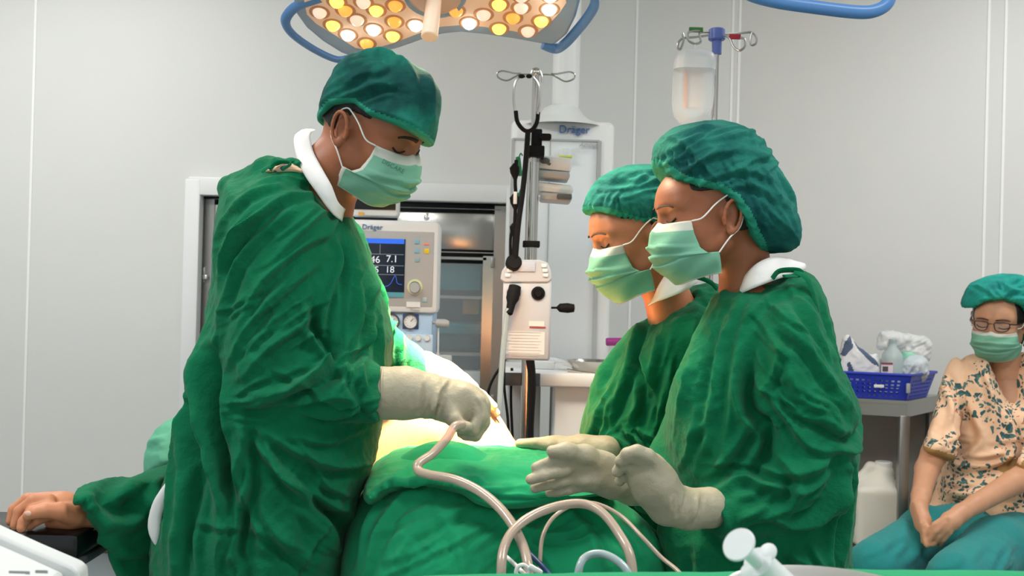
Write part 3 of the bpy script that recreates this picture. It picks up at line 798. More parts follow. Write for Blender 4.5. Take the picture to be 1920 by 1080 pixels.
# ================= the nurse nearest on the right (F2)
f2 = person('woman in green gown and big puffed cap, gloved hands raised over the drape', (P(1420, 540, 1.9).x, 1.9, 0))
H2 = head_frame(P(1327, 400, 1.91), 187, 7, 0, .97)
neck2 = [(H2 @ Vector((-.035, 0, -.04)), .047), (P(1393, 480, 1.92), .043), (P(1402, 560, 1.93), .055)]
hv, hq = head_mesh(H2, neck2, fem=True)
Vb = Vol((P(1300, 400, 1.93).x, 1.76, .95), (P(1560, 400, 1.93).x, 2.10, P(1400, 530, 1.93).z), .008)
Vb.u(Vb.chain([(P(1405, 560, 1.93), .05), (P(1420, 620, 1.93), .08), (P(1430, 760, 1.93), .09), (P(1430, 900, 1.93), .10)], .04))
Vb.u(Vb.chain([(P(1430, 600, 1.88), .05), (P(1430, 600, 2.0), .05)], .04), .04)
bv, bq = Vb.mesh(); pymesh('body', *join([(hv, hq), (bv, bq)]), M['skin'], f2)
bv2 = bvh_of(hv, hq); face_details(H2, bv2, f2); hair_mesh(H2, f2, lower=-.05, front=.064, side=.014)
mask_obj(H2, f2, seed=2)
cap_obj('bouffant_cap', f2,
        [(1226, 312), (1225, 290), (1231, 268), (1258, 243), (1300, 230), (1345, 226), (1390, 239), (1430, 272), (1462, 322), (1482, 372), (1497, 424), (1496, 455), (1478, 471), (1430, 474), (1385, 478), (1330, 460), (1262, 400), (1232, 350)],
        [(1160, 306), (1226, 310), (1262, 343), (1300, 356), (1332, 364), (1360, 382), (1380, 412), (1400, 446), (1424, 474), (1424, 600), (1160, 600)],
        1.92, .103, .085, M['cap2'],
        [([(1240, 262), (1290, 300), (1330, 352)], .003, .005), ([(1262, 330), (1330, 300), (1420, 300)], .003, .006), ([(1300, 348), (1360, 330), (1440, 350)], .0035, .006),
         ([(1340, 360), (1400, 360), (1460, 400)], .003, .006), ([(1280, 340), (1330, 290), (1400, 270)], .003, .006)]
        + rfolds(1350, 300, 90, 45, 25, 34, 90, .0024, .0042, 21, .25, 16) + rfolds(1430, 400, 45, 50, -50, 22, 80, .002, .004, 22, .2, 25) + rfolds(1265, 320, 30, 20, -70, 12, 36, .002, .003, 23)
        + rfolds(1330, 340, 50, 20, -60, 14, 40, .002, .003, 24),
        .0011, 30, (1, 1, 2), ruffle=.0022)
t2 = [(1352, 548), (1385, 536), (1412, 532), (1450, 520), (1490, 508), (1512, 516), (1530, 545), (1548, 600), (1563, 670), (1590, 742), (1601, 800), (1599, 860), (1593, 930), (1588, 1060), (1590, 1400), (1580, 1680), (1245, 1680), (1236, 1400), (1238, 1060), (1238, 990), (1262, 935), (1256, 880), (1249, 820), (1252, 760), (1268, 700), (1300, 640), (1332, 580)]
sl2 = [(1405, 620), (1440, 575), (1490, 570), (1530, 620), (1562, 700), (1596, 778), (1592, 825), (1576, 862), (1556, 930), (1515, 972), (1450, 996), (1370, 1008), (1318, 988), (1306, 955), (1318, 915), (1345, 885), (1392, 868), (1416, 826), (1392, 780), (1384, 700)]
tp = pp(t2, 1.93); sp = pp(sl2, 1.84); x0, x1, z0, z1 = bounds_px([tp, sp])
V = Vol((P(1180, 900, 2).x, 1.70, z0), (x1, 2.14, z1), .0065)
V.u(V.inflate(tp, 1.93, .15, .13)); V.u(V.inflate(sp, 1.82, .08, .075), .010)
V.u(V.chain([(P(1400, 620, 2.0), .07), (P(1330, 760, 2.03), .065), (P(1270, 880, 1.99), .055), (P(1215, 915, 1.93), .042)], .02), .02)
V.sub(V.cone(neck2[1][0], .046, neck2[2][0] + Vector((0, 0, .02)), .05), .008)
fl = [([(1352, 560), (1320, 640), (1300, 720), (1275, 800)], .006, .008), ([(1390, 560), (1350, 660), (1330, 760), (1320, 840)], .006, .008), ([(1410, 560), (1380, 640), (1360, 760), (1345, 860)], .005, .007),
      ([(1385, 700), (1392, 760), (1420, 820), (1400, 870)], -.012, .009), ([(1400, 640), (1388, 700), (1390, 770)], -.008, .008),
      ([(1395, 600), (1440, 560), (1500, 545)], .004, .006), ([(1440, 580), (1480, 650), (1530, 720), (1590, 780)], .007, .010), ([(1420, 620), (1450, 700), (1510, 770), (1560, 800)], .007, .009),
      ([(1400, 700), (1440, 760), (1490, 820), (1550, 830)], .006, .008), ([(1410, 730), (1430, 690), (1440, 640)], .005, .006), ([(1545, 812), (1575, 818), (1600, 790)], -.010, .008),
      ([(1560, 830), (1550, 900), (1500, 950), (1430, 960)], .010, .012), ([(1430, 830), (1470, 880), (1450, 930), (1380, 950)], .008, .009), ([(1400, 850), (1440, 870), (1500, 860), (1540, 830)], .007, .009),
      ([(1330, 910), (1380, 890), (1430, 900)], .006, .008), ([(1340, 980), (1400, 950), (1470, 960)], .007, .009), ([(1325, 930), (1345, 960), (1330, 990)], .005, .006), ([(1410, 780), (1370, 850), (1330, 900)], -.008, .009),
      ([(1560, 880), (1560, 960), (1555, 1080)], -.012, .010), ([(1585, 840), (1580, 940), (1575, 1060)], .008, .010), ([(1300, 1000), (1305, 1060), (1300, 1100)], .006, .009), ([(1450, 1010), (1500, 1040), (1530, 1090)], .008, .010),
      ([(1400, 1020), (1440, 1060), (1460, 1100)], -.006, .008), ([(1540, 570), (1550, 660), (1575, 740)], .005, .006), ([(1480, 540), (1500, 600), (1540, 680)], .005, .007)] \
  + rfolds(1300, 760, 30, 90, 78, 10, 120, .004, .006, 31) + rfolds(1470, 640, 50, 50, -60, 12, 90, .0035, .005, 32) + rfolds(1470, 760, 60, 40, -35, 14, 80, .004, .005, 33) + rfolds(1440, 910, 80, 50, 15, 16, 80, .004, .005, 34) + rfolds(1420, 1040, 120, 30, -75, 12, 80, .004, .007, 35)
cloth('gown', V, fl, 1.84, M['gown'], f2, crinkle=.0018, big=.005, cr_scale=15, sub=True)
ribbon('collar', [(1380, 556, 1.89), (1396, 548, 1.865), (1425, 536, 1.845), (1462, 522, 1.845), (1508, 505, 1.92)], [(1390, 535, 1.90), (1402, 512, 1.872), (1428, 490, 1.86), (1462, 483, 1.87), (1508, 496, 1.93)], M['collar'], f2)
b = MB(); b.tube([P(1448, 522, 1.83), P(1462, 508, 1.83), P(1495, 507, 1.83), P(1500, 516, 1.83), P(1470, 518, 1.82)], .006, seg=8, flat=.4)
b.tube([P(1490, 508, 1.83), P(1515, 525, 1.82), P(1530, 570, 1.82), P(1536, 600, 1.83)], .006, seg=8, flat=.4)
b.build('neck_tie', M['gown'], f2)
# her nearer hand (bent up at the wrist), seen from the back
g = glove_obj('glove', f2, [
    ([(1330, 952, 1.78, .034), (1290, 954, 1.76, .032), (1252, 946, 1.745, .031)], 0),
    ([(1252, 942, 1.745, .032), (1228, 910, 1.735, .037), (1214, 888, 1.73, .036)], .02),
    ([(1232, 878, 1.715, .0145), (1214, 856, 1.700, .0130), (1194, 847, 1.695, .0115), (1176, 850, 1.70, .0100)], .008),
    ([(1216, 876, 1.715, .0145), (1196, 856, 1.705, .0125), (1178, 855, 1.705, .0112), (1164, 864, 1.71, .0098)], .005),
    ([(1204, 886, 1.725, .0140), (1184, 870, 1.72, .0120), (1168, 872, 1.72, .0108), (1158, 884, 1.725, .0094)], .005),
    ([(1200, 900, 1.745, .0125), (1182, 888, 1.74, .0105), (1168, 892, 1.74, .0095), (1162, 902, 1.745, .0085)], .005),
    ([(1246, 930, 1.77, .016), (1218, 925, 1.78, .012), (1196, 916, 1.785, .010)], .012)],
    M['glove'], rfolds(1275, 950, 30, 25, 75, 8, 50, .002, .004, 12), 1.73, res=.0026)
# her farther hand reaching left over the drape, palm seen
glove_obj('glove', f2, [
    ([(1225, 916, 1.93, .036), (1185, 908, 1.88, .034), (1148, 898, 1.84, .031)], 0),
    ([(1148, 896, 1.84, .030), (1112, 884, 1.82, .033), (1090, 882, 1.80, .029)], .02),
    ([(1090, 862, 1.795, .0140), (1056, 862, 1.770, .0110), (1028, 869, 1.760, .0100), (1005, 876, 1.757, .0085)], .008),
    ([(1084, 878, 1.790, .0135), (1046, 884, 1.762, .0108), (1018, 891, 1.752, .0098), (995, 899, 1.750, .0084)], .005),
    ([(1086, 894, 1.800, .0130), (1050, 903, 1.778, .0106), (1024, 909, 1.770, .0094), (1003, 915, 1.768, .0082)], .005),
    ([(1096, 908, 1.812, .0120), (1066, 917, 1.795, .0096), (1046, 921, 1.79, .0086), (1030, 924, 1.788, .0075)], .005),
    ([(1136, 872, 1.815, .022), (1098, 853, 1.78, .0150), (1062, 845, 1.757, .0118), (1036, 846, 1.75, .0098)], .010)],
    M['glove'], (), 1.76, res=.0025, subs=[((1108, 892, 1.768), (.030, .014, .013), .012)])
for sx in (-1, 1):
    xx = P(1430, 1300, 1.95).x; b = MB(); b.tube([(xx, 1.95 + .09 * sx, .6), (xx, 1.95 + .09 * sx, .35), (xx, 1.95 + .09 * sx, .07)], (.075, .05), seg=16); b.build('trouser_leg', M['pants'], f2)
    b = MB(); b.ball((xx - .04, 1.95 + .09 * sx, .04), (.12, .044, .04)); b.build('shoe', M['white'], f2)

# ================= the nurse behind her (F1)
f1 = person('woman in green gown and flatter teal cap, half hidden behind her colleague', (P(1290, 540, 2.25).x, 2.25, 0))
H1 = head_frame(P(1193, 440, 2.18), 190, 14, 0, .98)
neck1 = [(H1 @ Vector((-.03, 0, -.04)), .047), (P(1240, 525, 2.20), .044), (P(1262, 590, 2.22), .055)]
hv, hq = head_mesh(H1, neck1, fem=True)
Vb = Vol((P(1180, 400, 2.2).x, 2.05, .95), (P(1400, 400, 2.2).x, 2.40, P(1400, 560, 2.2).z), .008)
Vb.u(Vb.chain([(P(1265, 600, 2.24), .05), (P(1285, 650, 2.24), .08), (P(1285, 760, 2.24), .09), (P(1285, 860, 2.24), .10)], .04))
bv, bq = Vb.mesh(); pymesh('body', *join([(hv, hq), (bv, bq)]), M['skin2'], f1)
bv1 = bvh_of(hv, hq); face_details(H1, bv1, f1); hair_mesh(H1, f1, lower=-.03, front=.06, side=.012)
mask_obj(H1, f1, seed=3, drop=.006)
cap_obj('bouffant_cap', f1,
        [(1096, 396), (1097, 376), (1112, 348), (1142, 324), (1180, 311), (1220, 309), (1262, 320), (1300, 350), (1318, 395), (1310, 440), (1270, 470), (1200, 450), (1110, 430)],
        [(1040, 392), (1098, 396), (1130, 402), (1166, 414), (1196, 422), (1214, 420), (1232, 415), (1252, 430), (1272, 470), (1272, 600), (1040, 600)],
        2.19, .100, .075, M['cap2'], rfolds(1190, 350, 60, 25, 12, 16, 80, .0024, .005, 41, .2, 14) + rfolds(1180, 395, 50, 12, -65, 20, 28, .0022, .003, 42) + rfolds(1130, 380, 20, 14, 60, 6, 40, .002, .004, 43),
        .0010, 26, (1, 1, 2), ruffle=.003)
t1 = [(1222, 592), (1250, 560), (1290, 545), (1335, 532), (1370, 560), (1410, 620), (1450, 700), (1460, 900), (1450, 1300), (1440, 1540), (1120, 1540), (1105, 1300), (1098, 900), (1091, 820), (1098, 770), (1122, 705), (1158, 650), (1190, 615)]
sl1 = [(1222, 640), (1262, 590), (1320, 580), (1350, 660), (1345, 800), (1310, 882), (1240, 905), (1160, 884), (1122, 868), (1124, 830), (1150, 812), (1182, 802), (1204, 760), (1192, 705)]
tp = pp(t1, 2.25); sp = pp(sl1, 2.17); x0, x1, z0, z1 = bounds_px([tp, sp])
V = Vol((x0, 2.04, z0), (x1, 2.46, z1), .0065)
V.u(V.inflate(tp, 2.26, .14, .12)); V.u(V.inflate(sp, 2.16, .062, .06), .010)
V.sub(V.cone(neck1[1][0], .046, neck1[2][0] + Vector((0, 0, .02)), .05), .008)
fl = [([(1215, 600), (1180, 680), (1140, 760), (1120, 820)], .006, .009), ([(1225, 600), (1200, 680), (1170, 760), (1150, 810)], -.008, .007), ([(1200, 700), (1205, 760), (1190, 800)], -.010, .008),
      ([(1230, 620), (1212, 680), (1230, 740), (1215, 800)], .008, .008), ([(1160, 650), (1130, 720), (1112, 800)], .006, .008), ([(1240, 600), (1280, 570), (1330, 550)], .005, .007),
      ([(1140, 820), (1170, 840), (1160, 870)], .007, .007), ([(1170, 815), (1200, 830), (1210, 870)], .007, .007), ([(1190, 806), (1230, 820), (1250, 850)], .007, .007), ([(1260, 680), (1240, 760), (1260, 840)], .006, .008)] \
  + rfolds(1150, 740, 30, 70, 68, 12, 100, .0035, .005, 51) + rfolds(1260, 700, 50, 90, 80, 14, 90, .0045, .006, 52) + rfolds(1180, 840, 50, 25, -60, 12, 40, .0045, .005, 53)
cloth('gown', V, fl, 2.12, M['gown'], f1, crinkle=.0018, big=.005, cr_scale=15, sub=True)
ribbon('collar', [(1215, 575, 2.16), (1232, 566, 2.13), (1255, 558, 2.11), (1285, 545, 2.10), (1305, 530, 2.13)], [(1226, 560, 2.165), (1238, 532, 2.135), (1258, 508, 2.12), (1285, 505, 2.125), (1305, 515, 2.14)], M['collar'], f1)
b = MB(); b.tube([P(1263, 512, 2.08), P(1275, 521, 2.07), P(1300, 518, 2.08), P(1330, 528, 2.09), P(1345, 542, 2.1)], .005, seg=8, flat=.4); b.build('neck_tie', M['gown'], f1)
glove_obj('glove', f1, [
    ([(1136, 848, 2.12, .033), (1090, 845, 2.13, .030), (1040, 846, 2.15, .026)], 0), ([(1040, 846, 2.15, .028), (1005, 846, 2.17, .027)], .02),
    ([(1005, 838, 2.15, .012), (970, 838, 2.17, .011), (945, 846, 2.18, .0095)], .007), ([(1003, 842, 2.17, .012), (965, 843, 2.19, .011), (938, 850, 2.2, .0095)], .006),
    ([(1003, 848, 2.19, .012), (965, 850, 2.21, .011), (940, 856, 2.22, .0095)], .006), ([(1005, 852, 2.21, .011), (972, 856, 2.22, .010), (950, 860, 2.23, .009)], .006),
    ([(1030, 838, 2.13, .014), (1000, 832, 2.13, .011), (975, 832, 2.14, .0095)], .010)], M['glove'], (), 2.1)
for sx in (-1, 1):
    xx = P(1280, 1300, 2.27).x; b = MB(); b.tube([(xx, 2.27 + .08 * sx, .6), (xx, 2.27 + .08 * sx, .35), (xx, 2.27 + .08 * sx, .07)], (.075, .05), seg=16); b.build('trouser_leg', M['pants'], f1)
    b = MB(); b.ball((xx - .04, 2.27 + .08 * sx, .04), (.12, .044, .04)); b.build('shoe', M['white'], f1)

# ================= the seated woman (F3)
f3 = person('woman in peach floral top and glasses seated by the wall, hands in lap', (P(1860, 540, 3.4).x, 3.45, 0))
H3 = head_frame(P(1873, 600, 3.42), 233, 10, -3, .98)
neck3 = [(H3 @ Vector((-.03, 0, -.04)), .046), (P(1884, 668, 3.44), .045), (P(1886, 700, 3.46), .06)]
hv, hq = head_mesh(H3, neck3, fem=True, res=.003)
V = Vol((P(1690, 800, 3.2).x, 2.93, P(1800, 1110, 3.3).z), (P(2030, 800, 3.5).x, 3.62, P(1800, 670, 3.4).z), .005)
V.u(V.chain([(P(1886, 700, 3.46), .055), (P(1888, 770, 3.48), .09), (P(1880, 880, 3.48), .10), (P(1880, 980, 3.48), .12)], .05))
V.u(V.chain([(P(1822, 715, 3.46), .04), (P(1790, 762, 3.43), .040), (P(1752, 850, 3.36), .040), (P(1738, 880, 3.33), .036), (P(1727, 930, 3.18), .028), (P(1722, 958, 3.105), .025)], .01), .02)
V.u(V.chain([(P(1722, 955, 3.105), .026), (P(1728, 978, 3.075), .027), (P(1735, 992, 3.055), .020)], .01), .01)
for (a, b_, c) in [((1720, 985, 3.045), (1728, 1010, 3.025), (1738, 1024, 3.015)), ((1727, 988, 3.040), (1738, 1010, 3.025), (1748, 1022, 3.015)), ((1736, 985, 3.035), (1748, 1002, 3.025), (1756, 1012, 3.015)), ((1716, 982, 3.065), (1720, 1002, 3.045), (1726, 1016, 3.035))]:
    V.u(V.chain([(P(*a), .010), (P(*b_), .0085), (P(*c), .0075)], .003), .004)
V.u(V.chain([(P(1975, 720, 3.44), .05), (P(1975, 800, 3.42), .048), (P(1945, 880, 3.32), .044), (P(1900, 905, 3.22), .036), (P(1830, 945, 3.10), .028), (P(1802, 962, 3.05), .025)], .01), .02)
V.u(V.chain([(P(1802, 962, 3.050), .026), (P(1782, 978, 3.030), .027), (P(1770, 988, 3.020), .022)], .01), .01)
for (a, b_, c) in [((1772, 972, 3.010), (1752, 984, 3.010), (1740, 1000, 3.020)), ((1772, 982, 3.005), (1754, 996, 3.005), (1744, 1012, 3.015)), ((1774, 992, 3.005), (1760, 1006, 3.010), (1752, 1020, 3.020)), ((1780, 998, 3.010), (1768, 1012, 3.015), (1762, 1022, 3.025))]:
    V.u(V.chain([(P(*a), .0105), (P(*b_), .009), (P(*c), .0078)], .003), .004)
bv, bq = V.mesh(); bv = relax(bv, bq, 2); pymesh('body', *join([(hv, hq), (bv, bq)]), mat('fair_brown_skin', 'C08E6E', .48, sss=.15, bump=.06, bscale=160, var=.05, vscale=14), f3)
bv3 = bvh_of(hv, hq); face_details(H3, bv3, f3); hair_mesh(H3, f3, lower=-.05, front=.06, g=.006, side=-.03)
mask_obj(H3, f3, seed=4, low=.012)
cap_obj('bouffant_cap', f3,
        [(1812, 585), (1813, 552), (1826, 530), (1855, 518), (1885, 514), (1915, 520), (1945, 545), (1958, 590), (1950, 640), (1900, 660), (1830, 650)],
        [(1780, 584), (1815, 576), (1826, 563), (1844, 559), (1862, 561), (1884, 568), (1902, 582), (1922, 600), (1930, 640), (1930, 800), (1780, 800)],
        3.43, .108, .08, M['cap3'], rfolds(1885, 545, 40, 20, 20, 14, 50, .004, .006, 61) + rfolds(1850, 545, 25, 8, -70, 8, 20, .004, .005, 62), .0015, 22, ruffle=.004, res=.004)
tp = pp([(1838, 664), (1815, 672), (1792, 700), (1782, 760), (1780, 850), (1770, 900), (1752, 945), (1742, 962), (1800, 966), (1850, 980), (1895, 1030), (1930, 1056), (2000, 1060), (2020, 900), (2010, 760), (1985, 690), (1940, 668), (1912, 662), (1895, 690), (1884, 742), (1872, 735), (1852, 690)], 3.45, 3)
sa = pp([(1815, 672), (1790, 694), (1766, 740), (1740, 795), (1716, 835), (1742, 850), (1770, 856), (1790, 812), (1808, 760), (1822, 710)], 3.40, 4)
sb = pp([(1975, 680), (2010, 700), (2022, 800), (2010, 900), (1960, 915), (1920, 896), (1880, 868), (1900, 838), (1930, 790), (1950, 720)], 3.36, 4)
x0, x1, z0, z1 = bounds_px([tp, sa, sb])
V = Vol((x0, 3.2, z0), (x1, 3.66, z1), .006)
V.u(V.inflate(tp, 3.46, .125, .085)); V.u(V.inflate(sa, 3.40, .062, .055, tilt=(.3, .4, 0)), .012); V.u(V.inflate(sb, 3.34, .065, .06, tilt=(.3, .5, 0)), .012)
V.u(V.chain([(P(1830, 905, 3.42), .09), (P(1880, 960, 3.40), .12), (P(1935, 1000, 3.40), .12)], .05), .03)
hz = P(1745, 846, 3.38).z
fl = [([(1800, 700), (1795, 760), (1790, 830)], -.010, .012), ([(1815, 740), (1840, 820), (1800, 880)], .010, .014), ([(1780, 880), (1850, 870), (1900, 850)], .010, .013), ([(1770, 930), (1850, 920), (1900, 930)], .010, .012), ([(1900, 780), (1905, 840), (1890, 880)], -.012, .012), ([(1840, 690), (1860, 760), (1850, 840)], .007, .010)] + rfolds(1840, 880, 70, 60, 20, 14, 90, .006, .010, 71) + rfolds(1760, 770, 20, 40, 60, 6, 60, .005, .008, 72)
A_, B_ = P(1716, 838, 3.35), P(1772, 858, 3.35); A2, B2 = P(1880, 868, 3.3), P(1925, 897, 3.3)
def f3mi(c):
    s1 = polysdf([(p.x, p.z) for p in [P(1705, 826, 3.4), P(1772, 847, 3.4), P(1775, 870, 3.4), P(1700, 850, 3.4)]], c[:, 0], c[:, 2]) < 0
    s2 = polysdf([(p.x, p.z) for p in [P(1888, 852, 3.34), P(1925, 872, 3.34), P(1960, 885, 3.34), P(1955, 930, 3.34), P(1870, 880, 3.34)]], c[:, 0], c[:, 2]) < 0
    return ((s1 & (c[:, 1] < 3.46)) | (s2 & (c[:, 1] < 3.40))).astype(int)
cloth('floral_top', V, fl, 3.35, [M['floral'], M['hem']], f3, crinkle=.0012, big=.003, mifn=f3mi)
V = Vol((P(1560, 1000, 3.0).x, 2.72, .42), (P(2060, 1000, 3.4).x, 3.66, P(1800, 920, 3.3).z), .008)
V.u(V.chain([(P(1870, 1000, 3.45), .115), (P(1740, 1006, 3.24), .086), (P(1640, 1062, 3.02), .074)], .03))
V.u(V.chain([(P(1950, 1010, 3.45), .115), (P(1870, 1030, 3.15), .090), (P(1790, 1085, 2.90), .075)], .03), .012)
cloth('trousers', V, rfolds(1700, 1010, 60, 25, 20, 9, 90, .005, .009, 81) + rfolds(1850, 1040, 60, 25, 20, 8, 90, .005, .009, 82), 3.0, M['pants'], f3, crinkle=.0012)
for (a, dd) in [((1640, 1062, 3.02), 0), ((1790, 1085, 2.90), 1)]:
    p = P(*a); b = MB(); b.tube([p, (p.x, p.y + .02, .25), (p.x, p.y + .05, .08)], (.074, .05), seg=16); b.build('trouser_leg', M['pants'], f3)
    b = MB(); b.ball((p.x, p.y, .04), (.045, .12, .04)); b.build('shoe', M['black'], f3)
# glasses
gl = None
b = MB()
for s in (1, -1):
    pts = [(s * .010, .006), (s * .020, .0085), (s * .042, .008), (s * .052, .004), (s * .050, -.012), (s * .040, -.0195), (s * .022, -.0195), (s * .012, -.012)]
    b.tube([H3 @ Vector((.108 - abs(y) ** 2 * 5, y, z + .003)) for y, z in pts], .0016, seg=6, closed=True, sub=4)
    b.tube([H3 @ Vector((.096, s * .052, .007)), H3 @ Vector((.06, s * .074, .003)), H3 @ Vector((-.01, s * .084, .006)), H3 @ Vector((-.03, s * .080, -.008))], .0022, seg=6)
b.tube([H3 @ Vector((.1075, -.010, .006)), H3 @ Vector((.112, 0, .008)), H3 @ Vector((.1075, .010, .006))], .0014, seg=6)
gl = b.build('glasses', mat('dark_spectacle_frame', '2A1B22', .3), f3)
b = MB()
for s in (1, -1):
    pts = [(s * .011, .005), (s * .042, .006), (s * .050, .002), (s * .049, -.012), (s * .040, -.0185), (s * .022, -.0185), (s * .012, -.012)]
    b.prism([H3 @ Vector((.1078 - abs(y) ** 2 * 5, y, z + .003)) for y, z in pts], H3.to_3x3() @ Vector((-.0012, 0, 0)))
b.build('lens', mat('lens_glass', 'C8CCD0', .02, alpha=.05), gl, smooth=False)

# ================= the patient: head to the left, belly lit, arm out on the board
pt = person('patient lying with lit bare belly and one hand on a black armboard', (P(600, 900, 2.4).x, 2.4, .8))
V = Vol((P(270, 900, 2.55).x, 2.0, .84), (P(1120, 900, 2.5).x, 2.75, P(820, 690, 2.35).z + .03), .007)
bp = pp([(560, 950), (600, 860), (660, 800), (710, 755), (760, 715), (818, 697), (870, 708), (905, 735), (940, 785), (972, 836), (1010, 870), (1040, 960), (560, 960)], 2.38)
V.u(V.inflate(bp, 2.38, .20, .13))
V.u(V.chain([(P(640, 860, 2.45), .12), (P(470, 860, 2.5), .12), (P(400, 850, 2.52), .06), (P(350, 845, 2.52), .05)], .06), .05)
V.u(V.ell(P(352, 850, 2.53), (.085, .08, .07)), .03)
v, q = V.mesh(); v = relax(v, q, 3)
# arm and hand
A = Vol((P(0, 950, 1.9).x - .03, 1.66, P(0, 1012, 1.8).z), (P(480, 900, 2.5).x, 2.6, P(100, 880, 2.4).z), .0045)
A.u(A.chain([(P(430, 880, 2.45), .05), (P(300, 925, 2.15), .042), (P(165, 962, 1.86), .028), (P(140, 964, 1.84), .026)], .02))
hvv, hqq = A.mesh()
Hd = Vol((P(0, 950, 1.84).x - .03, 1.70, P(0, 1015, 1.8).z), (P(185, 900, 1.85).x, 1.95, P(100, 900, 1.84).z), .0023)
Hd.u(Hd.chain([(P(175, 958, 1.86), .029), (P(145, 960, 1.845), .027), (P(115, 952, 1.84), .026), (P(90, 946, 1.845), .022)], .012))
Hd.u(Hd.chain([(P(132, 975, 1.83), .017), (P(100, 978, 1.835), .014)], .01), .012)
for ch in [[(92, 938, 1.81, .0115), (62, 938, 1.80, .0100), (36, 958, 1.795, .0090), (28, 985, 1.79, .0080)],
           [(90, 935, 1.835, .0115), (52, 935, 1.83, .0100), (26, 955, 1.825, .0090), (20, 978, 1.82, .0080)],
           [(92, 950, 1.80, .0115), (60, 958, 1.785, .0098), (44, 978, 1.78, .0088), (40, 990, 1.775, .0080)],
           [(95, 965, 1.815, .0105), (70, 975, 1.80, .0088), (56, 986, 1.80, .0078)],
           [(140, 966, 1.825, .020), (112, 958, 1.797, .0150), (84, 958, 1.78, .0112), (66, 961, 1.772, .0100), (52, 966, 1.77, .0085)]]:
    Hd.u(Hd.chain([(P(x, y, d), r) for x, y, d, r in ch], .003), .005)
h2v, h2q = Hd.mesh(); h2v = relax(h2v, h2q, 2, .4)
pymesh('body', *join([(v, q), (relax(hvv, hqq, 2), hqq), (h2v, h2q)]), M['skinb'], pt, mi=None)
b = MB(); t = P(53, 963, 1.7625); b.ball(t, (.0060, .0022, .0045)); b.build('thumbnail', mat('nail', 'E6B8A4', .3), pt)
# sleeve / drape over the arm
V = Vol((P(120, 950, 1.9).x - .02, 1.70, P(300, 1260, 1.9).z), (P(420, 900, 2.3).x, 2.34, P(300, 840, 2.2).z), .006)
slp = ppd([(122, 926), (150, 917), (178, 910), (205, 912), (240, 895), (290, 868), (340, 830), (400, 800), (430, 900), (420, 1150), (330, 1250), (250, 1150), (205, 1070), (180, 1010), (165, 985), (150, 955), (135, 945)], lambda x: 1.78 + (x - 122) / 308 * .27)
V.u(V.inflate(slp, 1.955, .11, .03, tilt=(1.3, 0, 0)))
cloth('sleeve', V, [([(190, 912), (215, 960), (205, 1010)], .006, .007), ([(205, 915), (240, 960), (280, 900)], -.012, .012), ([(240, 900), (290, 950), (330, 870)], .010, .012), ([(150, 925), (180, 960), (200, 1000)], .003, .005), ([(200, 1000), (250, 1040), (300, 1020)], .006, .008)] + rfolds(170, 940, 25, 20, 10, 10, 40, .003, .004, 91) + rfolds(260, 1010, 50, 40, 20, 10, 80, .004, .006, 92), 1.86, M['gown'], pt, crinkle=.0012)
V = Vol((P(260, 830, 2.45).x, 2.38, P(300, 900, 2.5).z), (P(420, 830, 2.5).x, 2.70, P(300, 765, 2.5).z), .004)
V.u(V.inflate(pp([(276, 872), (280, 840), (296, 808), (325, 785), (360, 778), (400, 790), (410, 850), (390, 890), (330, 900), (280, 895)], 2.53), 2.53, .115, .09))
cloth('bouffant_cap', V, rfolds(310, 835, 20, 30, 20, 6, 40, .004, .006, 95), 2.45, M['mint'], pt, crinkle=.001)
# ------------------------------------------------------------------ drapes over the patient
dr = None
d1 = [(632, 1120), (645, 1010), (668, 940), (690, 905), (720, 884), (760, 868), (830, 862), (900, 866), (980, 870), (1060, 874), (1110, 900), (1160, 955), (1205, 1005), (1250, 1055), (1290, 1120), (1320, 1300), (1300, 1600), (640, 1600), (620, 1300)]
V = Vol((P(600, 900, 2.1).x, 1.78, P(900, 1620, 2.05).z), (P(1340, 900, 2.1).x, 2.32, P(900, 825, 2.0).z), .007)
V.u(V.inflate(pp(d1, 2.05), 2.06, .20, .15))
V.u(V.chain([(P(830, 930, 2.0), .10), (P(800, 1060, 1.92), .13), (P(790, 1300, 1.92), .15)], .05), .06)
V.u(V.chain([(P(1060, 960, 2.02), .07), (P(1130, 1080, 1.95), .11), (P(1140, 1300, 1.95), .13)], .05), .07)
fl = [([(690, 1080), (715, 1000), (755, 940), (800, 925)], .008, .008), ([(740, 1080), (770, 1000), (830, 960), (900, 960)], .005, .010), ([(880, 950), (960, 985), (1020, 1040), (1040, 1080)], .006, .010),
      ([(960, 990), (1040, 1005), (1120, 985)], .005, .006), ([(1090, 940), (1150, 985), (1220, 1060)], .008, .010), ([(1070, 950), (1120, 1000), (1150, 1070)], -.006, .009), ([(660, 1060), (680, 980), (710, 910)], -.008, .009),
      ([(1000, 1010), (1060, 1015), (1110, 1005)], .004, .004), ([(820, 950), (860, 1010), (880, 1080)], .004, .009)] + rfolds(900, 1010, 180, 50, 30, 14, 120, .0035, .006, 101)
o = cloth('surgical_drape', V, fl, 1.86, M['drape'], None, crinkle=.0010, big=.004, cr_scale=12, sub=True)
tag(o, 'large green cotton drape falling over the patient towards the camera', 'drape')
d2 = [(700, 880), (730, 864), (780, 856), (850, 855), (930, 860), (1010, 868), (1080, 880), (1128, 895), (1150, 925), (1120, 922), (1060, 928), (1000, 938), (930, 941), (890, 932), (860, 915), (800, 906), (750, 912), (712, 935), (688, 915), (692, 885)]
V = Vol((P(660, 900, 2.1).x, 1.74, P(900, 960, 2.0).z), (P(1180, 900, 2.1).x, 2.16, P(900, 822, 2.0).z), .0055)
V.u(V.inflate(pp(d2, 1.98), 2.06, .245, .036, tilt=(0, .5, 0)))
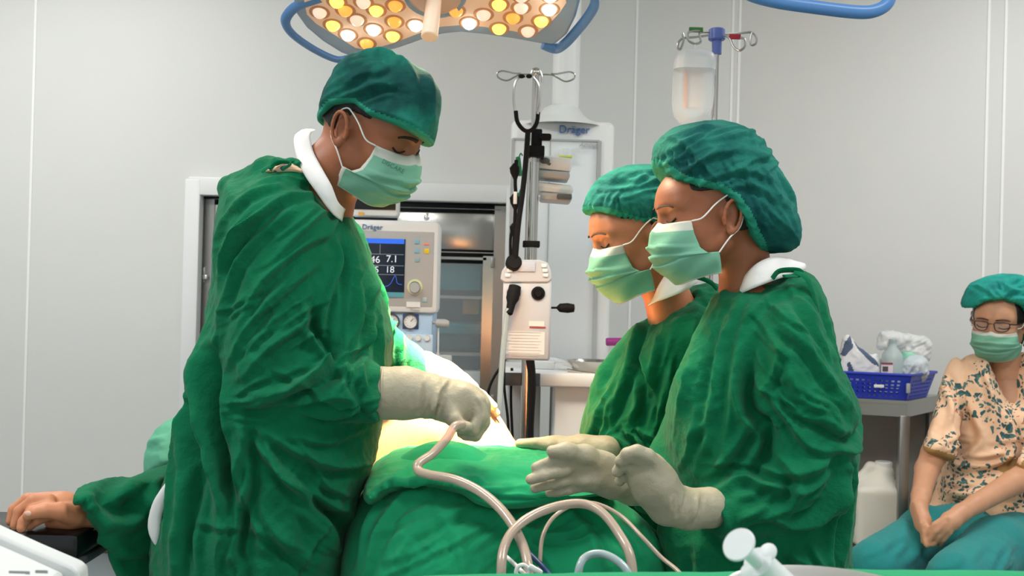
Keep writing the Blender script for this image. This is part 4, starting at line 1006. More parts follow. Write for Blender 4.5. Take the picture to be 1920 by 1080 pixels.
fl = [([(700, 890), (800, 862), (920, 866), (1060, 880)], .005, .006), ([(720, 900), (800, 880), (920, 886), (1080, 900)], .006, .007), ([(760, 905), (850, 896), (950, 905), (1100, 912)], .005, .006), ([(880, 920), (960, 922), (1060, 912)], .005, .006),
      ([(740, 876), (840, 868), (960, 874)], .003, .005), ([(700, 915), (780, 895), (900, 915), (1080, 905)], .006, .006)] + rfolds(920, 890, 150, 25, 3, 12, 140, .003, .005, 102)
o = cloth('fenestrated_drape', V, fl, 1.86, M['drape'], None, crinkle=.0010, big=.003, cr_scale=12, sub=True, stretch=(.35, 1, 1.3))
tag(o, 'folded upper green drape edging the bare belly, above the larger drape', 'drape')

# ------------------------------------------------------------------ operating lamp
LN = Vector((0, -math.sin(math.radians(24)), -math.cos(math.radians(24))))
LU = Vector((1, 0, .0)); LV = LN.cross(LU).normalized()   # in-plane, towards the camera / up in the photo
if LV.y > 0: LV = -LV
HUB = on_plane(815, -14, LAMP_C, LN)
def lp(x, y):
    p = on_plane(x, y, HUB, LN) - HUB; return (p.dot(LU), p.dot(LV))
def L3(u, v, h=0): return HUB + LU * u + LV * v + LN * h
def lamp(t, T, outer, inner, leds=True):
    b = MB(); b.prism([T @ L3(u, v, -.05) for u, v in outer], T.to_3x3() @ (LN * .056)); b.build('frame', M['bluedk'], t, bevel=.008)
    b = MB(); b.prism([T @ L3(u, v, .002) for u, v in inner], T.to_3x3() @ (LN * .006)); b.build('light_panel', M['lampplate'], t)
    b = MB(); b.prism([T @ L3(u * .9, v * .9, -.085) for u, v in outer], T.to_3x3() @ (LN * .04)); b.build('housing', M['white'], t, bevel=.02)
lt = thing('operating_lamp', 'lit two-lobed operating lamp with blue frame hanging above the patient', 'lamp', HUB)
lo_px = [(556, 24), (575, 50), (605, 75), (640, 97), (664, 106), (700, 101), (750, 87), (790, 73), (828, 62), (865, 58), (905, 62), (960, 70), (1010, 79), (1040, 82), (1064, 62), (1080, 30), (1088, 0)]
li_px = [(576, 22), (594, 40), (632, 63), (667, 85), (690, 89), (738, 76), (790, 56), (828, 45), (865, 42), (905, 45), (960, 53), (1002, 61), (1030, 40), (1050, 18), (1062, 0)]
def mirror(pts):
    a = [lp(*p) for p in pts]
    a = [p for p in a]
    return a + [(u * .98, -v) for u, v in reversed(a)]
ou = mirror(lo_px); inn = mirror(li_px)
I4 = Matrix.Identity(4)
lamp(lt, I4, ou, inn)
Mw = mat('led_white', 'FFF6E4', .3, emit=9, ecol='FFF4DC'); My = mat('led_yellow', 'F8C870', .3, emit=2.2, ecol='FFC050'); Mo = mat('led_amber', 'D89A58', .3, emit=1.0, ecol='FF9C40'); Md = mat('led_pale', 'E8CFC0', .2, emit=.55, ecol='FFDCC8')
leds = [(600, 18, 'd'), (625, 42, 'y'), (653, 60, 'w'), (688, 76, 'o'), (648, 14, 'o'), (670, 32, 'd'), (701, 50, 'w'), (706, 14, 'y'), (737, 62, 'y'), (740, 35, 'o'), (742, 5, 'o'), (780, 42, 'w'), (855, 15, 'o'), (880, 38, 'w'), (907, 22, 'd'),
        (936, 48, 'y'), (936, 3, 'y'), (962, 28, 'o'), (977, 9, 'd'), (990, 53, 'd'), (1015, 34, 'y'), (1030, 12, 'w'), (632, -2, 'y'), (682, -1, 'd')]
for x, y, k in leds + [(x, -100, k) for x, y, k in []]:
    u, v = lp(x, y)
    for vv in (v, -v - .03) if v < -.03 else (v,):
        b = MB(); b.ball(L3(u, vv, .004), (.0180, .0180, .020), rot=LN.to_track_quat('Z', 'Y').to_matrix(), seg=16)
        e = b.build('lens', {'w': Mw, 'y': My, 'o': Mo, 'd': Md}[k], lt)
        b = MB(); b.lathe(L3(u, vv, .0085), [(.0160, .0), (.0225, .001), (.0250, .0)], axis=LN, seg=20); b.build('lens_ring', M['lens_shade'], e)  # ring coloured darker to imitate the shaded crescent below each lens
b = MB(); b.lathe(HUB, [(0, .022), (.045, .022), (.062, .014), (.066, .004)], axis=LN, seg=36); b.build('hub', mat('hub_cover', 'B8A89C', .4), lt)
b = MB(); b.lathe(HUB, [(.058, .010), (.070, .018), (.076, .006)], axis=LN, seg=36); b.build('hub_ring', M['bluedk'], lt)
hp = P(805, 70, HUB.y - .05); b = MB(); b.cyl(HUB + LN * .02, hp, .0175, .0195, seg=24, bev=.002); b.build('handle', M['lampplate'], lt)
for pts in ([(600, -6), (560, 8), (540, 26), (536, 44), (552, 66), (590, 92), (630, 110), (656, 108)], [(1112, -14), (1115, 6), (1104, 28), (1082, 56), (1060, 80), (1042, 90), (1018, 82)]):
    b = MB(); b.tube([on_plane(x, y, HUB, LN) + LN * .002 for x, y in pts], .0085, seg=10, flat=1.5); b.build('grab_rail', M['blue'], lt)
b = MB(); b.tube([HUB - LN * .06, HUB - LN * .16, (HUB.x + .12, HUB.y + .15, 2.35), (HUB.x + .3, HUB.y + .3, 2.55), (HUB.x + .3, HUB.y + .3, ZC)], .028, seg=14); b.build('suspension_arm', M['white'], lt)
# the second lamp, only its rail in the frame
P2 = P(1560, -30, 2.2)
l2 = thing('operating_lamp', 'second blue-rimmed operating lamp at the top right, only its rail showing', 'lamp', P2)
b = MB(); b.tube([P(x, y, 2.2 - (y + 30) * .0006) for x, y in [(1380, -40), (1400, -14), (1450, 2), (1530, 14), (1610, 23), (1645, 19), (1666, 4), (1668, -14), (1640, -40)]], .0105, seg=12, flat=1.3); b.build('grab_rail', M['blue'], l2)
b = MB(); b.lathe(P2 + Vector((-.03, .02, .20)), [(0, -.05), (.20, -.045), (.235, -.02), (.23, .01), (.1, .05), (0, .055)], axis=(0, .35, 1), seg=40); b.build('housing', M['white'], l2)
b = MB(); b.tube([P2 + Vector((-.03, .03, .22)), P2 + Vector((0, .1, .35)), (P2.x + .1, P2.y + .2, ZC)], .025, seg=12); b.build('suspension_arm', M['white'], l2)

# ------------------------------------------------------------------ ceiling pendant
D = 3.55; pd = thing('ceiling_pendant', 'tall white ceiling supply pendant with round column, behind the infusion pole', 'pendant', P(1050, 222, D))
ct = P(1060, 200, D + .1)
b = MB(); b.cyl((ct.x, ct.y, ct.z - .02), (ct.x, ct.y, ZC), .046, seg=32); b.build('column', M['white'], pd)
b = MB(); b.lathe((ct.x - .012, ct.y, ct.z), [(.046, .0), (.062, -.008), (.074, -.028), (.098, -.048), (.13, -.06), (.15, -.075)], seg=36); b.build('dome', M['white'], pd)
x0 = P(953, 460, D).x; x1 = P(1148, 460, D).x; zt = P(1050, 224, D).z; zb = P(1050, 705, D).z
R2 = Matrix.Rotation(math.radians(0), 3, 'Z')
b = MB(); b.box(((x0 + x1) / 2, D + .12, (zt + zb) / 2), (x1 - x0, .22, zt - zb), .022, seg=4); b.build('body', M['white'], pd)
fx0, fx1 = P(958, 400, D).x, P(1121, 400, D).x; fz = P(1040, 262, D).z
b = MB(); b.box(((fx0 + fx1) / 2, D + .010, (fz + zb) / 2), (fx1 - fx0, .012, fz - zb), .003); b.build('door_panel', M['white2'], pd)
b = MB()
b.box(((fx0 + fx1) / 2, D + .004, fz), (fx1 - fx0, .012, .006)); b.box((fx0, D + .004, (fz + zb) / 2), (.009, .014, fz - zb)); b.box((fx1, D + .004, (fz + zb) / 2), (.013, .014, fz - zb))
b.box((P(1026, 500, D).x, D + .003, (fz + zb) / 2), (.003, .004, fz - zb))
b.build('door_edge', M['grey'], pd)
text('lettering', 'Dräger', P(1077, 243, D) - Vector((0, -.004, 0)), .036, mat('logo_blue', '2F5FA0', .4), pd, ext=.003)
text('lettering', 'Ambia', P(1102, 272, D) - Vector((0, .006, 0)), .022, M['grey'], pd, ext=.002, shear=.25)
b = MB(); p = P(1060, 287, D - .02); b.cyl((p.x, p.y, p.z - .012), (p.x, p.y, p.z + .012), .022, seg=20); b.build('dial', M['clear'], pd)
b = MB(); b.box((p.x, p.y - .005, p.z - .013), (.044, .03, .005)); b.build('dial_base', mat('lime', 'C8D840', .5), pd)

# ------------------------------------------------------------------ infusion pole with boxed unit, stethoscope
D = 2.95; s = D / FPX
pc = P(993, 540, D + .05)
po = thing('equipment_pole', 'steel pole with white boxed surgical unit and looped hooks, in front of the pendant', 'pole', (pc.x, pc.y, 0))
pz = lambda y, x=993: P(x, y, D + .05)
b = MB(); b.cyl((pz(700).x - .008, pc.y, .08), pz(305, 1000), .0175, seg=20); b.cyl(pz(305, 1000), pz(135, 1005), .0095, seg=16); b.build('pole', M['steel'], po)
b = MB()
for a in range(5):
    t = a * 2 * math.pi / 5; b.tube([(pc.x - .008, pc.y, .1), (pc.x - .008 + .27 * math.cos(t), pc.y + .27 * math.sin(t), .06)], .016, sub=1)
    b.ball((pc.x - .008 + .27 * math.cos(t), pc.y + .27 * math.sin(t), .03), .03, seg=12)
b.build('wheel_base', M['steel2'], po)
for sx in (-1, 1):
    c = (1005, 140); pts = [(1005, 140), (1005 + sx * 28, 140), (1005 + sx * 40, 145), (1005 + sx * 55, 152), (1005 + sx * 70, 147), (1005 + sx * 72, 138), (1005 + sx * 62, 134), (1005 + sx * 40, 138), (1005 + sx * 28, 138)]
    b = MB(); b.tube([P(x, y + (x - 1005) * .015, D + .05 - .003 * (i > 4)) for i, (x, y) in enumerate(pts)], .0025, seg=8); b.build('hook', M['steel'], po)
b = MB(); b.tube([P(x, y, D + .02) for x, y in [(996, 138), (1000, 130), (1010, 130), (1016, 142), (1016, 155)]], .003, seg=8)
b.ball(pz(136, 1005), .012, seg=12); b.build('pole_head', M['steel'], po)
b = MB(); b.box(pz(262, 1006), (.03, .05, .055), .004); b.box(pz(285, 1004), (.05, .06, .03), .004); b.box(P(1022, 257, D + .03), (.035, .03, .018), .006); b.build('pole_clamp', M['black'], po)
b = MB(); b.box(pz(458, 996), (.048, .05, .018), .003); b.build('collar_clamp', M['black'], po)
# arms carried by the pole
for (xa, xb, ya, yb, dark) in [(988, 1072, 292, 331, False), (1000, 1075, 345, 373, True)]:
    a_ = P(xa, ya, D + .10); c_ = P(xb, yb, D + .10); cx2, cz2 = (a_.x + c_.x) / 2, (a_.z + c_.z) / 2
    b = MB(); b.box((cx2, D + .16, cz2 + .01), (c_.x - a_.x, .12, abs(a_.z - c_.z) * .75), .012, rot=Matrix.Rotation(math.radians(5), 3, 'Y')); e = b.build('swing_arm', M['white'], po)
    b = MB(); b.box((cx2 + .008, D + .155, c_.z + .005), ((c_.x - a_.x) * .8, .12, .022), .008, rot=Matrix.Rotation(math.radians(3), 3, 'Y')); b.build('arm_underside', M['grey'], e)
    if dark:
        b = MB(); b.box(P(1058, 369, D + .09), (.042, .03, .014), .003); b.build('arm_end', M['dgrey'], e)
b = MB(); b.ball(P(1021, 301, D + .085), (.016, .012, .009)); b.box(P(1026, 305, D + .08), (.022, .008, .008), .002, rot=Matrix.Rotation(.5, 3, 'Y')); b.build('arm_knob', M['dgrey'], po)
# the boxed unit
x0, x1 = P(942, 600, D).x, P(1032, 600, D).x; za, zb_ = P(985, 522, D).z, P(985, 674, D).z
b = MB(); b.box(((x0 + x1) / 2, D, (za + zb_) / 2), (x1 - x0, .07, za - zb_), .006)
prof = [P(x, y, D - .04) for x, y in [(938, 524), (941, 508), (952, 492), (968, 487), (1012, 487), (1027, 492), (1034, 508), (1035, 524), (1028, 530), (946, 530)]]
b.prism(prof, (0, .08, 0)); un = b.build('boxed_unit', mat('unit_grey_white', 'B8BEC4', .4), po, bevel=.004)
b = MB(); b.box(P(988, 500, D - .0425), (.045, .004, .026), .001); b.build('display', mat('lcd_grey', 'B9C2D0', .15), un)
for k, (x, y) in enumerate([(960, 498), (956, 507), (952, 516), (1020, 498), (1022, 507), (1023, 516)]):
    b = MB(); b.box(P(x, y, D - .043), (.015, .004, .010), .002); b.build('button', mat('button_grey', 'DDE3E4', .4), un)
b = MB(); b.box(P(1006, 607, D - .036), (.042, .001, .014)); b.box(P(984, 643, D - .036), (.108, .001, .062)); b.build('label', mat('label_paper', 'D9D9D6', .6), un)
b = MB(); b.box(P(1008, 614, D - .037), (.044, .001, .004)); b.build('label_stripe', mat('label_red', '9C3A3E', .6), un)
b = MB()
for k in range(9): b.box(P(984 + (k % 3) * 1.5 - 3, 623 + k * 5.6, D - .037), (.098 - .012 * (k % 3), .0006, .0012))
b.build('printed_line', M['grey'], un)
for x in (963, 1009):
    b = MB(); b.lathe(P(x, 550, D - .036), [(0, .012), (.009, .012), (.012, .004), (.019, .004), (.019, -.004)], axis=(0, -1, 0), seg=24); b.build('socket', M['black'], un)
b = MB(); b.lathe(P(963, 550, D - .05), [(.0, -.02), (.017, -.02), (.018, .015), (.012, .03), (.010, .06), (.004, .065)], axis=(-.18, -.35, -.92), seg=18); b.build('plug', M['black'], un)
b = MB(); b.tube([P(1032, 577, D - .01), P(1050, 577, D - .01)], .003, sub=1); b.lathe(P(1044, 577, D - .01), [(.004, 0), (.012, .008), (.014, .03), (.011, .048), (0, .05)], axis=(1, 0, 0), seg=18); b.build('side_knob', M['black'], un)
c = MB(); c.tube([P(x, y, D - .07) for x, y in [(953, 578), (948, 610), (940, 700), (936, 790)]] + [P(930, 900, D)], .0075, seg=8); tag(c.build('power_cord', M['tubeg'], None), 'pale grey cord plugged into the front of the boxed unit', 'cord')
c = MB(); c.tube([P(x, y, D - .02) for x, y in [(994, 675), (998, 720), (995, 800), (995, 900)]] + [P(985, 1000, D)], (.012, .006), seg=8); tag(c.build('power_cord', M['black'], None), 'thick black cord hanging straight under the boxed unit', 'cord')
for i, (pts, lab) in enumerate([([(955, 600), (947, 660), (945, 720), (953, 800), (950, 880)], 'thin black cable looping left of the unit, nearest its cord'), ([(950, 670), (920, 720), (916, 760), (930, 840)], 'thin black cable curving outward left of the pole'), ([(960, 690), (958, 750), (962, 840)], 'thin black cable hanging just left of the pole foot')]):
    c = MB(); c.tube([P(x, y, D + .03 + i * .04) for x, y in pts], .004, seg=6); tag(c.build('cable', M['black'], None), lab, 'cable')
# stethoscope
st = thing('stethoscope', 'black stethoscope hanging by its ear tubes from the pole hook', 'stethoscope', P(985, 142, D - .03))
b = MB(); b.tube([P(x, y, D - .03) for x, y in [(985, 143), (972, 146), (965, 160), (963, 190), (967, 214)]], .0035, seg=8); b.tube([P(x, y, D - .05) for x, y in [(1000, 144), (1010, 160), (1012, 190), (1008, 214)]], .0035, seg=8); b.build('ear_tube', M['steel'], st)
b = MB(); b.tube([P(x, y, D - .04) for x, y in [(967, 208), (970, 228), (980, 242), (990, 246), (1000, 241), (1007, 228), (1009, 210)]], .006, seg=10)
b.tube([P(x, y, D - .04) for x, y in [(990, 246), (986, 300), (980, 360), (972, 420), (966, 490)]], .0075, seg=10); b.build('rubber_tube', M['black'], st)
for x in (978, 992): b = MB(); b.ball(P(x, 143, D - .035), (.009, .006, .006), seg=12); b.build('ear_tip', M['black'], st)
b = MB(); b.cyl(P(964, 490, D - .05), P(962, 496, D - .03), .022, seg=20, bev=.003); b.build('chest_piece', M['black'], st)
# black and green cuffs strung below
cf = thing('cable_bundle', 'black and green clipped monitor leads bunched left of the steel pole', 'leads', P(965, 300, D))
b = MB(); b.tube([P(x, y, D) for x, y in [(968, 300), (966, 340), (967, 370), (965, 420), (962, 500)]], .005, seg=8); b.tube([P(x, y, D + .01) for x, y in [(972, 400), (958, 440), (958, 500)]], .004, seg=8); b.build('lead', M['black'], cf)
for y in (322, 378, 432):
    b = MB(); b.lathe(P(964, y - 16, D), [(.002, 0), (.014, .012), (.013, .026), (.003, .05)], axis=(.1, 0, -1), seg=14); b.build('lead_clip', M['black'], cf)
for y in (302, 370):
    b = MB(); b.box(P(973, y + 10, D + .008), (.014, .014, .055), .005, rot=Matrix.Rotation(-.15, 3, 'Y')); b.tube([P(972, y - 2, D), P(976, y - 14, D), P(980, y - 10, D)], .002, seg=6); b.build('green_clip', mat('clip_green', '1A7A50', .5), cf)
b = MB(); b.box(P(966, 371, D - .015), (.010, .006, .034), .001); b.build('paper_tag', M['white'], cf)

# ------------------------------------------------------------------ white trolley behind
D = 3.05; tz = P(1000, 690, 3.2).z
tr = thing('instrument_trolley', 'white trolley with rounded top between the pole and the nurses', 'trolley', (P(1060, 700, D).x, 3.2, 0))
xa, xb = P(940, 700, 3.1).x, P(1240, 700, 3.1).x
b = MB(); b.box(((xa + xb) / 2, 3.24, tz - .02), (xb - xa, .44, .04), .012); b.build('worktop', M['white'], tr)
b = MB(); b.box(((xa + P(1013, 700, 3.02).x) / 2, 3.015, tz - .02), (P(1013, 700, 3.02).x - xa, .012, .036), .002); b.build('edge_rail', M['dgrey'], tr)
b = MB(); b.box((P(1125, 700, 3.1).x, 3.26, (tz - .04 + .1) / 2), (P(1210, 700, 3.1).x - P(1040, 700, 3.1).x, .36, tz - .14), .01); b.build('cabinet', M['white2'], tr)
b = MB(); b.box((P(985, 700, 3.1).x, 3.34, (tz - .04 + .1) / 2), (.10, .2, tz - .14), .006); b.build('column', M['grey'], tr)
b = MB()
for x in (xa + .06, xb - .06): 
    for y in (3.08, 3.4): b.cyl((x, y - .012, .04), (x, y + .012, .04), .04, seg=16)
b.box(((xa + xb) / 2, 3.24, .09), (xb - xa - .06, .38, .03)); b.build('wheel_base', M['dgrey'], tr)
b = MB(); c0 = P(1112, 690, 3.14); b.lathe((c0.x, c0.y, tz), [(0, .003), (.055, .003), (.075, .03), (.079, .031), (.057, 0), (0, 0)], seg=30)
tag(b.build('steel_bowl', M['steel'], None), 'shallow stainless bowl on the white trolley', 'bowl')
b = MB(); b.tube([P(1063, 693, 3.05), P(1095, 699, 3.04), P(1120, 706, 3.03)], .0035, seg=6); b.tube([P(1064, 696, 3.05), P(1095, 698, 3.04), P(1120, 701, 3.03)], .003, seg=6)
tag(b.build('forceps', M['steel'], None), 'steel forceps lying at the front of the white trolley', 'forceps')
b = MB(); b.box((P(1008, 683, 3.2).x, 3.2, tz + .012), (.10, .1, .024), .004); tag(b.build('small_box', M['white'], None), 'low white box on the trolley behind the pole', 'box')
b = MB(); b.tube([P(1020, 672, 3.2), P(1045, 676, 3.15), P(1075, 686, 3.12)], .007, seg=8); b.ball(P(1083, 683, 3.1), (.015, .01, .012)); tag(b.build('drain_tube', M['clear'], None), 'white curled tube lying on the trolley beside the bowl', 'tube')
a_ = P(1136, 641, 3.3); b = MB(); b.cyl(a_, a_ + Vector((.06, 0, .002)), .0125, seg=20, bev=.003); pu = b.build('gas_hose_connector', M['purple'], None); tag(pu, 'purple cylindrical connector sticking out beside the pendant', 'connector')
b = MB(); b.tube([a_ + Vector((.05, 0, 0)), a_ + Vector((.15, 0, -.03)), (a_.x + .18, a_.y, .9), (a_.x + .16, a_.y + .1, tz + .01)], .008, seg=8); b.build('hose', M['purple'], pu)

# ------------------------------------------------------------------ anaesthesia machine
D = 3.25
an = thing('anaesthesia_machine', 'white and pale blue anaesthesia machine with colour screen behind the surgeon', 'machine', (P(740, 500, D).x, D + .2, 0))
def bx(x0, y0, x1, y1, d, th, bev=0, mb=None):
    a = P(x0, y0, d); c = P(x1, y1, d); m = mb or MB(); cx_2 = (a.x + c.x) / 2; cz_2 = (a.z + c.z) / 2
    ww = abs((x1 - x0) * d / FPX); hh = abs((y1 - y0) * d / FPX)
    return m.box((cx_2, d + th / 2, cz_2), (ww, th, hh), bev)
b = bx(600, 412, 822, 586, D, .12, .016); mo = b.build('monitor', M['white'], an)
b = bx(610, 432, 813, 574, D - .002, .01, .004); b.build('bezel', M['grey'], mo)
b = bx(640, 447, 759, 548, D - .005, .006); sc = b.build('screen', mat('screen_dark', '1B2130', .15, emit=.25, ecol='1B2130'), mo)
b = bx(640, 447, 758, 456, D - .007, .002); b.build('screen_bar', mat('screen_blue', '2A63D8', .3, emit=.55), sc)
b = bx(640, 547, 757, 556, D - .007, .004); b.build('screen_footer', mat('screen_teal', '4F8E98', .3, emit=.2), sc)
wh = mat('screen_text', 'C9D2DC', .4, emit=.5)
for (tx, x, y, sz) in [('446', 699, 487, .030), ('7.1', 735, 486, .030), ('15', 702, 506, .028), ('18', 731, 506, .028)]: text('reading', tx, P(x, y, D - .008), sz, wh, sc)
b = MB()
for y in (476, 497, 514): bx(672, y, 757, y + 1, D - .008, .002, 0, b)
bx(712, 458, 713, 476, D - .008, .002, 0, b); b.build('screen_rule', mat('screen_rule_grey', '7E8794', .4, emit=.2), sc)
b = MB(); b.tube([P(x, y, D - .009) for x, y in [(705, 533), (722, 537), (732, 532), (741, 517), (745, 531), (754, 534)]], .0008, seg=5); b.tube([P(x, y, D - .009) for x, y in [(682, 530), (692, 518), (697, 516), (699, 532)]], .0008, seg=5); b.build('trace', mat('trace_blue', '3F5FC8', .4, emit=.7), sc)
text('lettering', 'Dräger', P(698, 426, D - .001), .022, mat('logo_grey_blue', '5A7FA8', .4), mo, ext=.002)
b = MB(); b.lathe(P(779, 540, D), [(0, .03), (.014, .03), (.017, .02), (.017, .0)], axis=(0, -1, 0), seg=24); b.build('knob', M['grey'], mo)
b = MB(); b.lathe(P(778, 538, D), [(.017, .006), (.023, .006), (.024, 0)], axis=(0, -1, 0), seg=24); b.build('knob_ring', mat('pale_lime', 'D5DBA8', .5), mo)
for x, y, c in [(782, 453, '7FB3C8'), (782, 470, '7FB3C8'), (782, 487, '8FAFB8'), (800, 471, 'E8C814'), (796, 562, '9FB8BE')]:
    b = bx(x - 4.5, y - 4.5, x + 4.5, y + 4.5, D - .005, .004, .001); b.build('button', mat('button_' + c, c, .4), mo)
b = bx(795, 457, 805, 459, D - .005, .003); b.build('alarm_light', mat('alarm_red', 'E8604C', .4, emit=.5), mo)
b = bx(762, 566, 788, 576, D - .005, .003); b.build('label', M['white'], mo)
text('small_print', 'Primus', P(778, 581, D - .001), .010, M['grey'], mo)
b = bx(655, 405, 746, 335, D + .05, .08, .01); m2 = b.build('upper_monitor', M['white'], an)
b = bx(660, 393, 742, 343, D + .045, .01, .002); b.build('upper_screen', M['blackgloss'], m2)
b = bx(672, 398, 682, 403, D + .046, .008); b.build('orange_button', mat('orange_btn', 'E8A838', .4), m2)
b = bx(640, 586, 810, 672, D + .02, .2, .004); bp_ = b.build('gauge_panel', mat('pale_blue_panel', 'A9C8E4', .4), an)
b = bx(755, 589, 785, 617, D + .017, .004); b.build('dark_blue_square', mat('navy_square', '2F4E8E', .4), bp_)
for x in (735, 770):
    b = MB(); b.lathe(P(x, 603, D + .02), [(0, .008), (.020, .008)], axis=(0, -1, 0), seg=30); g_ = b.build('pressure_gauge', mat('gauge_face', 'E4E6E6', .3), bp_)
    b = MB(); b.lathe(P(x, 603, D + .02), [(.020, .0), (.020, .012), (.0235, .012), (.0245, .0)], axis=(0, -1, 0), seg=30); b.build('gauge_rim', M['dgrey'], g_)
    b = MB(); b.tube([P(x, 603, D + .008), P(x + 5, 597, D + .008)], .0009, sub=1, seg=5)
    for k in range(9):
        a = -.7 + k * 4.5 / 8; b.box(P(x + 9 * math.cos(a + 2.4), 603 + 9 * math.sin(a + 2.4), D + .0115), (.0018, .001, .0018))
    b.build('gauge_needle', M['dgrey'], g_)
b = bx(757, 627, 811, 668, D + .012, .01, .003); b.build('knob_panel', mat('paler_blue', 'BFD6EA', .4), bp_)
for x in (768, 784, 801):
    b = MB(); b.lathe(P(x, 634, D + .012), [(0, .010), (.008, .010), (.0085, 0)], axis=(0, -1, 0), seg=18); b.tube([P(x + 6.5 * math.cos(a), 634 + 6.5 * math.sin(a), D + .01) for a in [-2.2 + k * .7 for k in range(7)]], .0008, seg=5); b.build('flow_knob', M['white'], bp_)
b = bx(640, 672, 806, 1000, D + .03, .4, .01); b.build('cabinet', M['white2'], an)
b = bx(700, 672, 755, 700, D + .02, .02, .01); b.build('drawer_front', M['dgrey'], an)
b = MB(); 
for x in (650, 800): b.cyl(P(x, 1120, D + .1) , P(x, 1120, D + .1) + Vector((.03, 0, 0)), .05, seg=16)
for o_ in range(2): pass
p0 = P(640, 900, D); p1 = P(806, 900, D)
b = MB(); b.box(((p0.x + p1.x) / 2, D + .23, .32), (p1.x - p0.x, .4, .42), .01)
for x in (p0.x + .04, p1.x - .04):
    for y in (D + .08, D + .38): b.cyl((x - .015, y, .055), (x + .015, y, .055), .055, seg=16)
b.build('base', M['grey'], an)
b = MB(); b.tube([P(806, 604, D + .04), P(822, 606, D + .02)], .005, sub=1); b.lathe(P(816, 605, D + .02), [(0, 0), (.012, .002), (.014, .03), (.010, .042), (0, .044)], axis=(1, 0, -.08), seg=16); b.build('side_handle', M['grey'], an)
b = MB(); b.cyl(P(822, 615, D + .04), P(821, 667, D + .04), .003, seg=8); b.build('rod', M['white'], an)
b = bx(812, 666, 846, 696, D + .03, .05, .004); b.build('cup', M['clear'], an)
b = MB(); b.tube([P(800, 412, D + .06), P(800, 405, D + .06), P(803, 405, D + .06)], .008, seg=10); b.ball(P(800, 408, D + .06), .009); b.build('connector', M['chrome'], an)

# ------------------------------------------------------------------ recessed steel cabinet
cb = thing('steel_cabinet', 'stainless steel cabinet with glass doors set in the back wall', 'cabinet', ((wx0 + wx1) / 2, YB + .3, wz1))
wT = wz0 - .0; dp = .42
b = MB()
b.box(((wx0 + wx1) / 2, YB + dp, (wT + wz1) / 2), (wx1 - wx0, .01, wT - wz1)); b.box((wx0 + .005, YB + dp / 2 + .05, (wT + wz1) / 2), (.01, dp - .1, wT - wz1)); b.box((wx1 - .005, YB + dp / 2 + .05, (wT + wz1) / 2), (.01, dp - .1, wT - wz1))
b.box(((wx0 + wx1) / 2, YB + dp / 2 + .05, wT - .005), (wx1 - wx0, dp - .1, .01)); b.box(((wx0 + wx1) / 2, YB + dp / 2 + .05, wz1 + .005), (wx1 - wx0, dp - .1, .01)); b.build('carcass', M['dgrey'], cb)
Yd = YB + .06
def wbx(x0, y0, x1, y1, y, th, bev=0, mb=None):
    a = on_plane(x0, y0, (0, y, 0), Vector((0, 1, 0))); c = on_plane(x1, y1, (0, y, 0), Vector((0, 1, 0))); m = mb or MB()
    return m.box(((a.x + c.x) / 2, y + th / 2, (a.z + c.z) / 2), (abs(c.x - a.x), th, abs(a.z - c.z)), bev)
wbx(745, 396, 928, 470, Yd, .02, .004).build('header_panel', M['steel'], cb)
m = MB(); wbx(640, 386, 938, 393, Yd - .02, .04, 0, m); wbx(928, 386, 940, 760, Yd - .02, .04, 0, m); wbx(373, 372, 385, 1000, Yd - .02, .04, 0, m); wbx(373, 372, 660, 380, Yd - .02, .04, 0, m); wbx(640, 468, 930, 474, Yd - .01, .03, 0, m); m.build('frame', M['steel2'], cb)
dd_ = MB(); wbx(640, 476, 912, 488, Yd - .01, .025, 0, dd_); wbx(906, 480, 926, 790, Yd - .01, .025, 0, dd_); dr_ = dd_.build('glass_door', M['steel'], cb)
wbx(640, 488, 906, 790, Yd, .005).build('pane', M['glass'], dr_, smooth=False)
for y in (482, 740): wbx(920, y, 927, y + 20, Yd - .03, .02, .003).build('hinge', M['steel2'], dr_)
d2_ = MB(); wbx(388, 382, 398, 790, Yd - .01, .025, 0, d2_); wbx(388, 382, 640, 390, Yd - .01, .025, 0, d2_); dl_ = d2_.build('glass_door', M['steel'], cb)
wbx(398, 390, 640, 790, Yd, .005).build('pane', M['glass'], dl_, smooth=False)
wbx(376, 500, 384, 530, Yd - .03, .02, .003).build('hinge', M['steel2'], dl_)
wbx(379, 515, 388, 524, Yd - .05, .02, .003).build('latch', M['chrome'], dl_)
for (y0, y1) in [(548, 556), (655, 662)]: wbx(400, y0, 905, y1, YB + .1, .26).build('shelf', M['steel2'], cb)
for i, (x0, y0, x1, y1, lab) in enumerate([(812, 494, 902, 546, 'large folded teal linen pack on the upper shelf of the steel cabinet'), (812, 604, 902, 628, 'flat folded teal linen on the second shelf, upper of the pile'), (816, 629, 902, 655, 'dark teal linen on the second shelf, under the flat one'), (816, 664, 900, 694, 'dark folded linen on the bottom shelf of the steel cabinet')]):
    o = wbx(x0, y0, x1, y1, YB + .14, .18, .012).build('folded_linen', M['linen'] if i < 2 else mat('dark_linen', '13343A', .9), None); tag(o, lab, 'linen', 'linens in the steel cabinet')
o = wbx(850, 695, 905, 740, YB + .09, .15, .006).build('storage_box', M['white'], None); tag(o, 'white carton at the bottom of the steel cabinet', 'box')
o = wbx(868, 560, 898, 590, YB + .2, .1, .006).build('orange_reflection', mat('orange_reflection', 'C87A30', .3), None); tag(o, 'orange reflection modelled as a block under the upper cabinet shelf', 'pack')  # orange block stands in for a reflection inside the cabinet, no real pack
o = wbx(373, 690, 388, 790, YB + .1, .2, .006).build('paper_stack', M['jerry'], None); tag(o, 'pale stack at the lower left of the steel cabinet', 'stack')

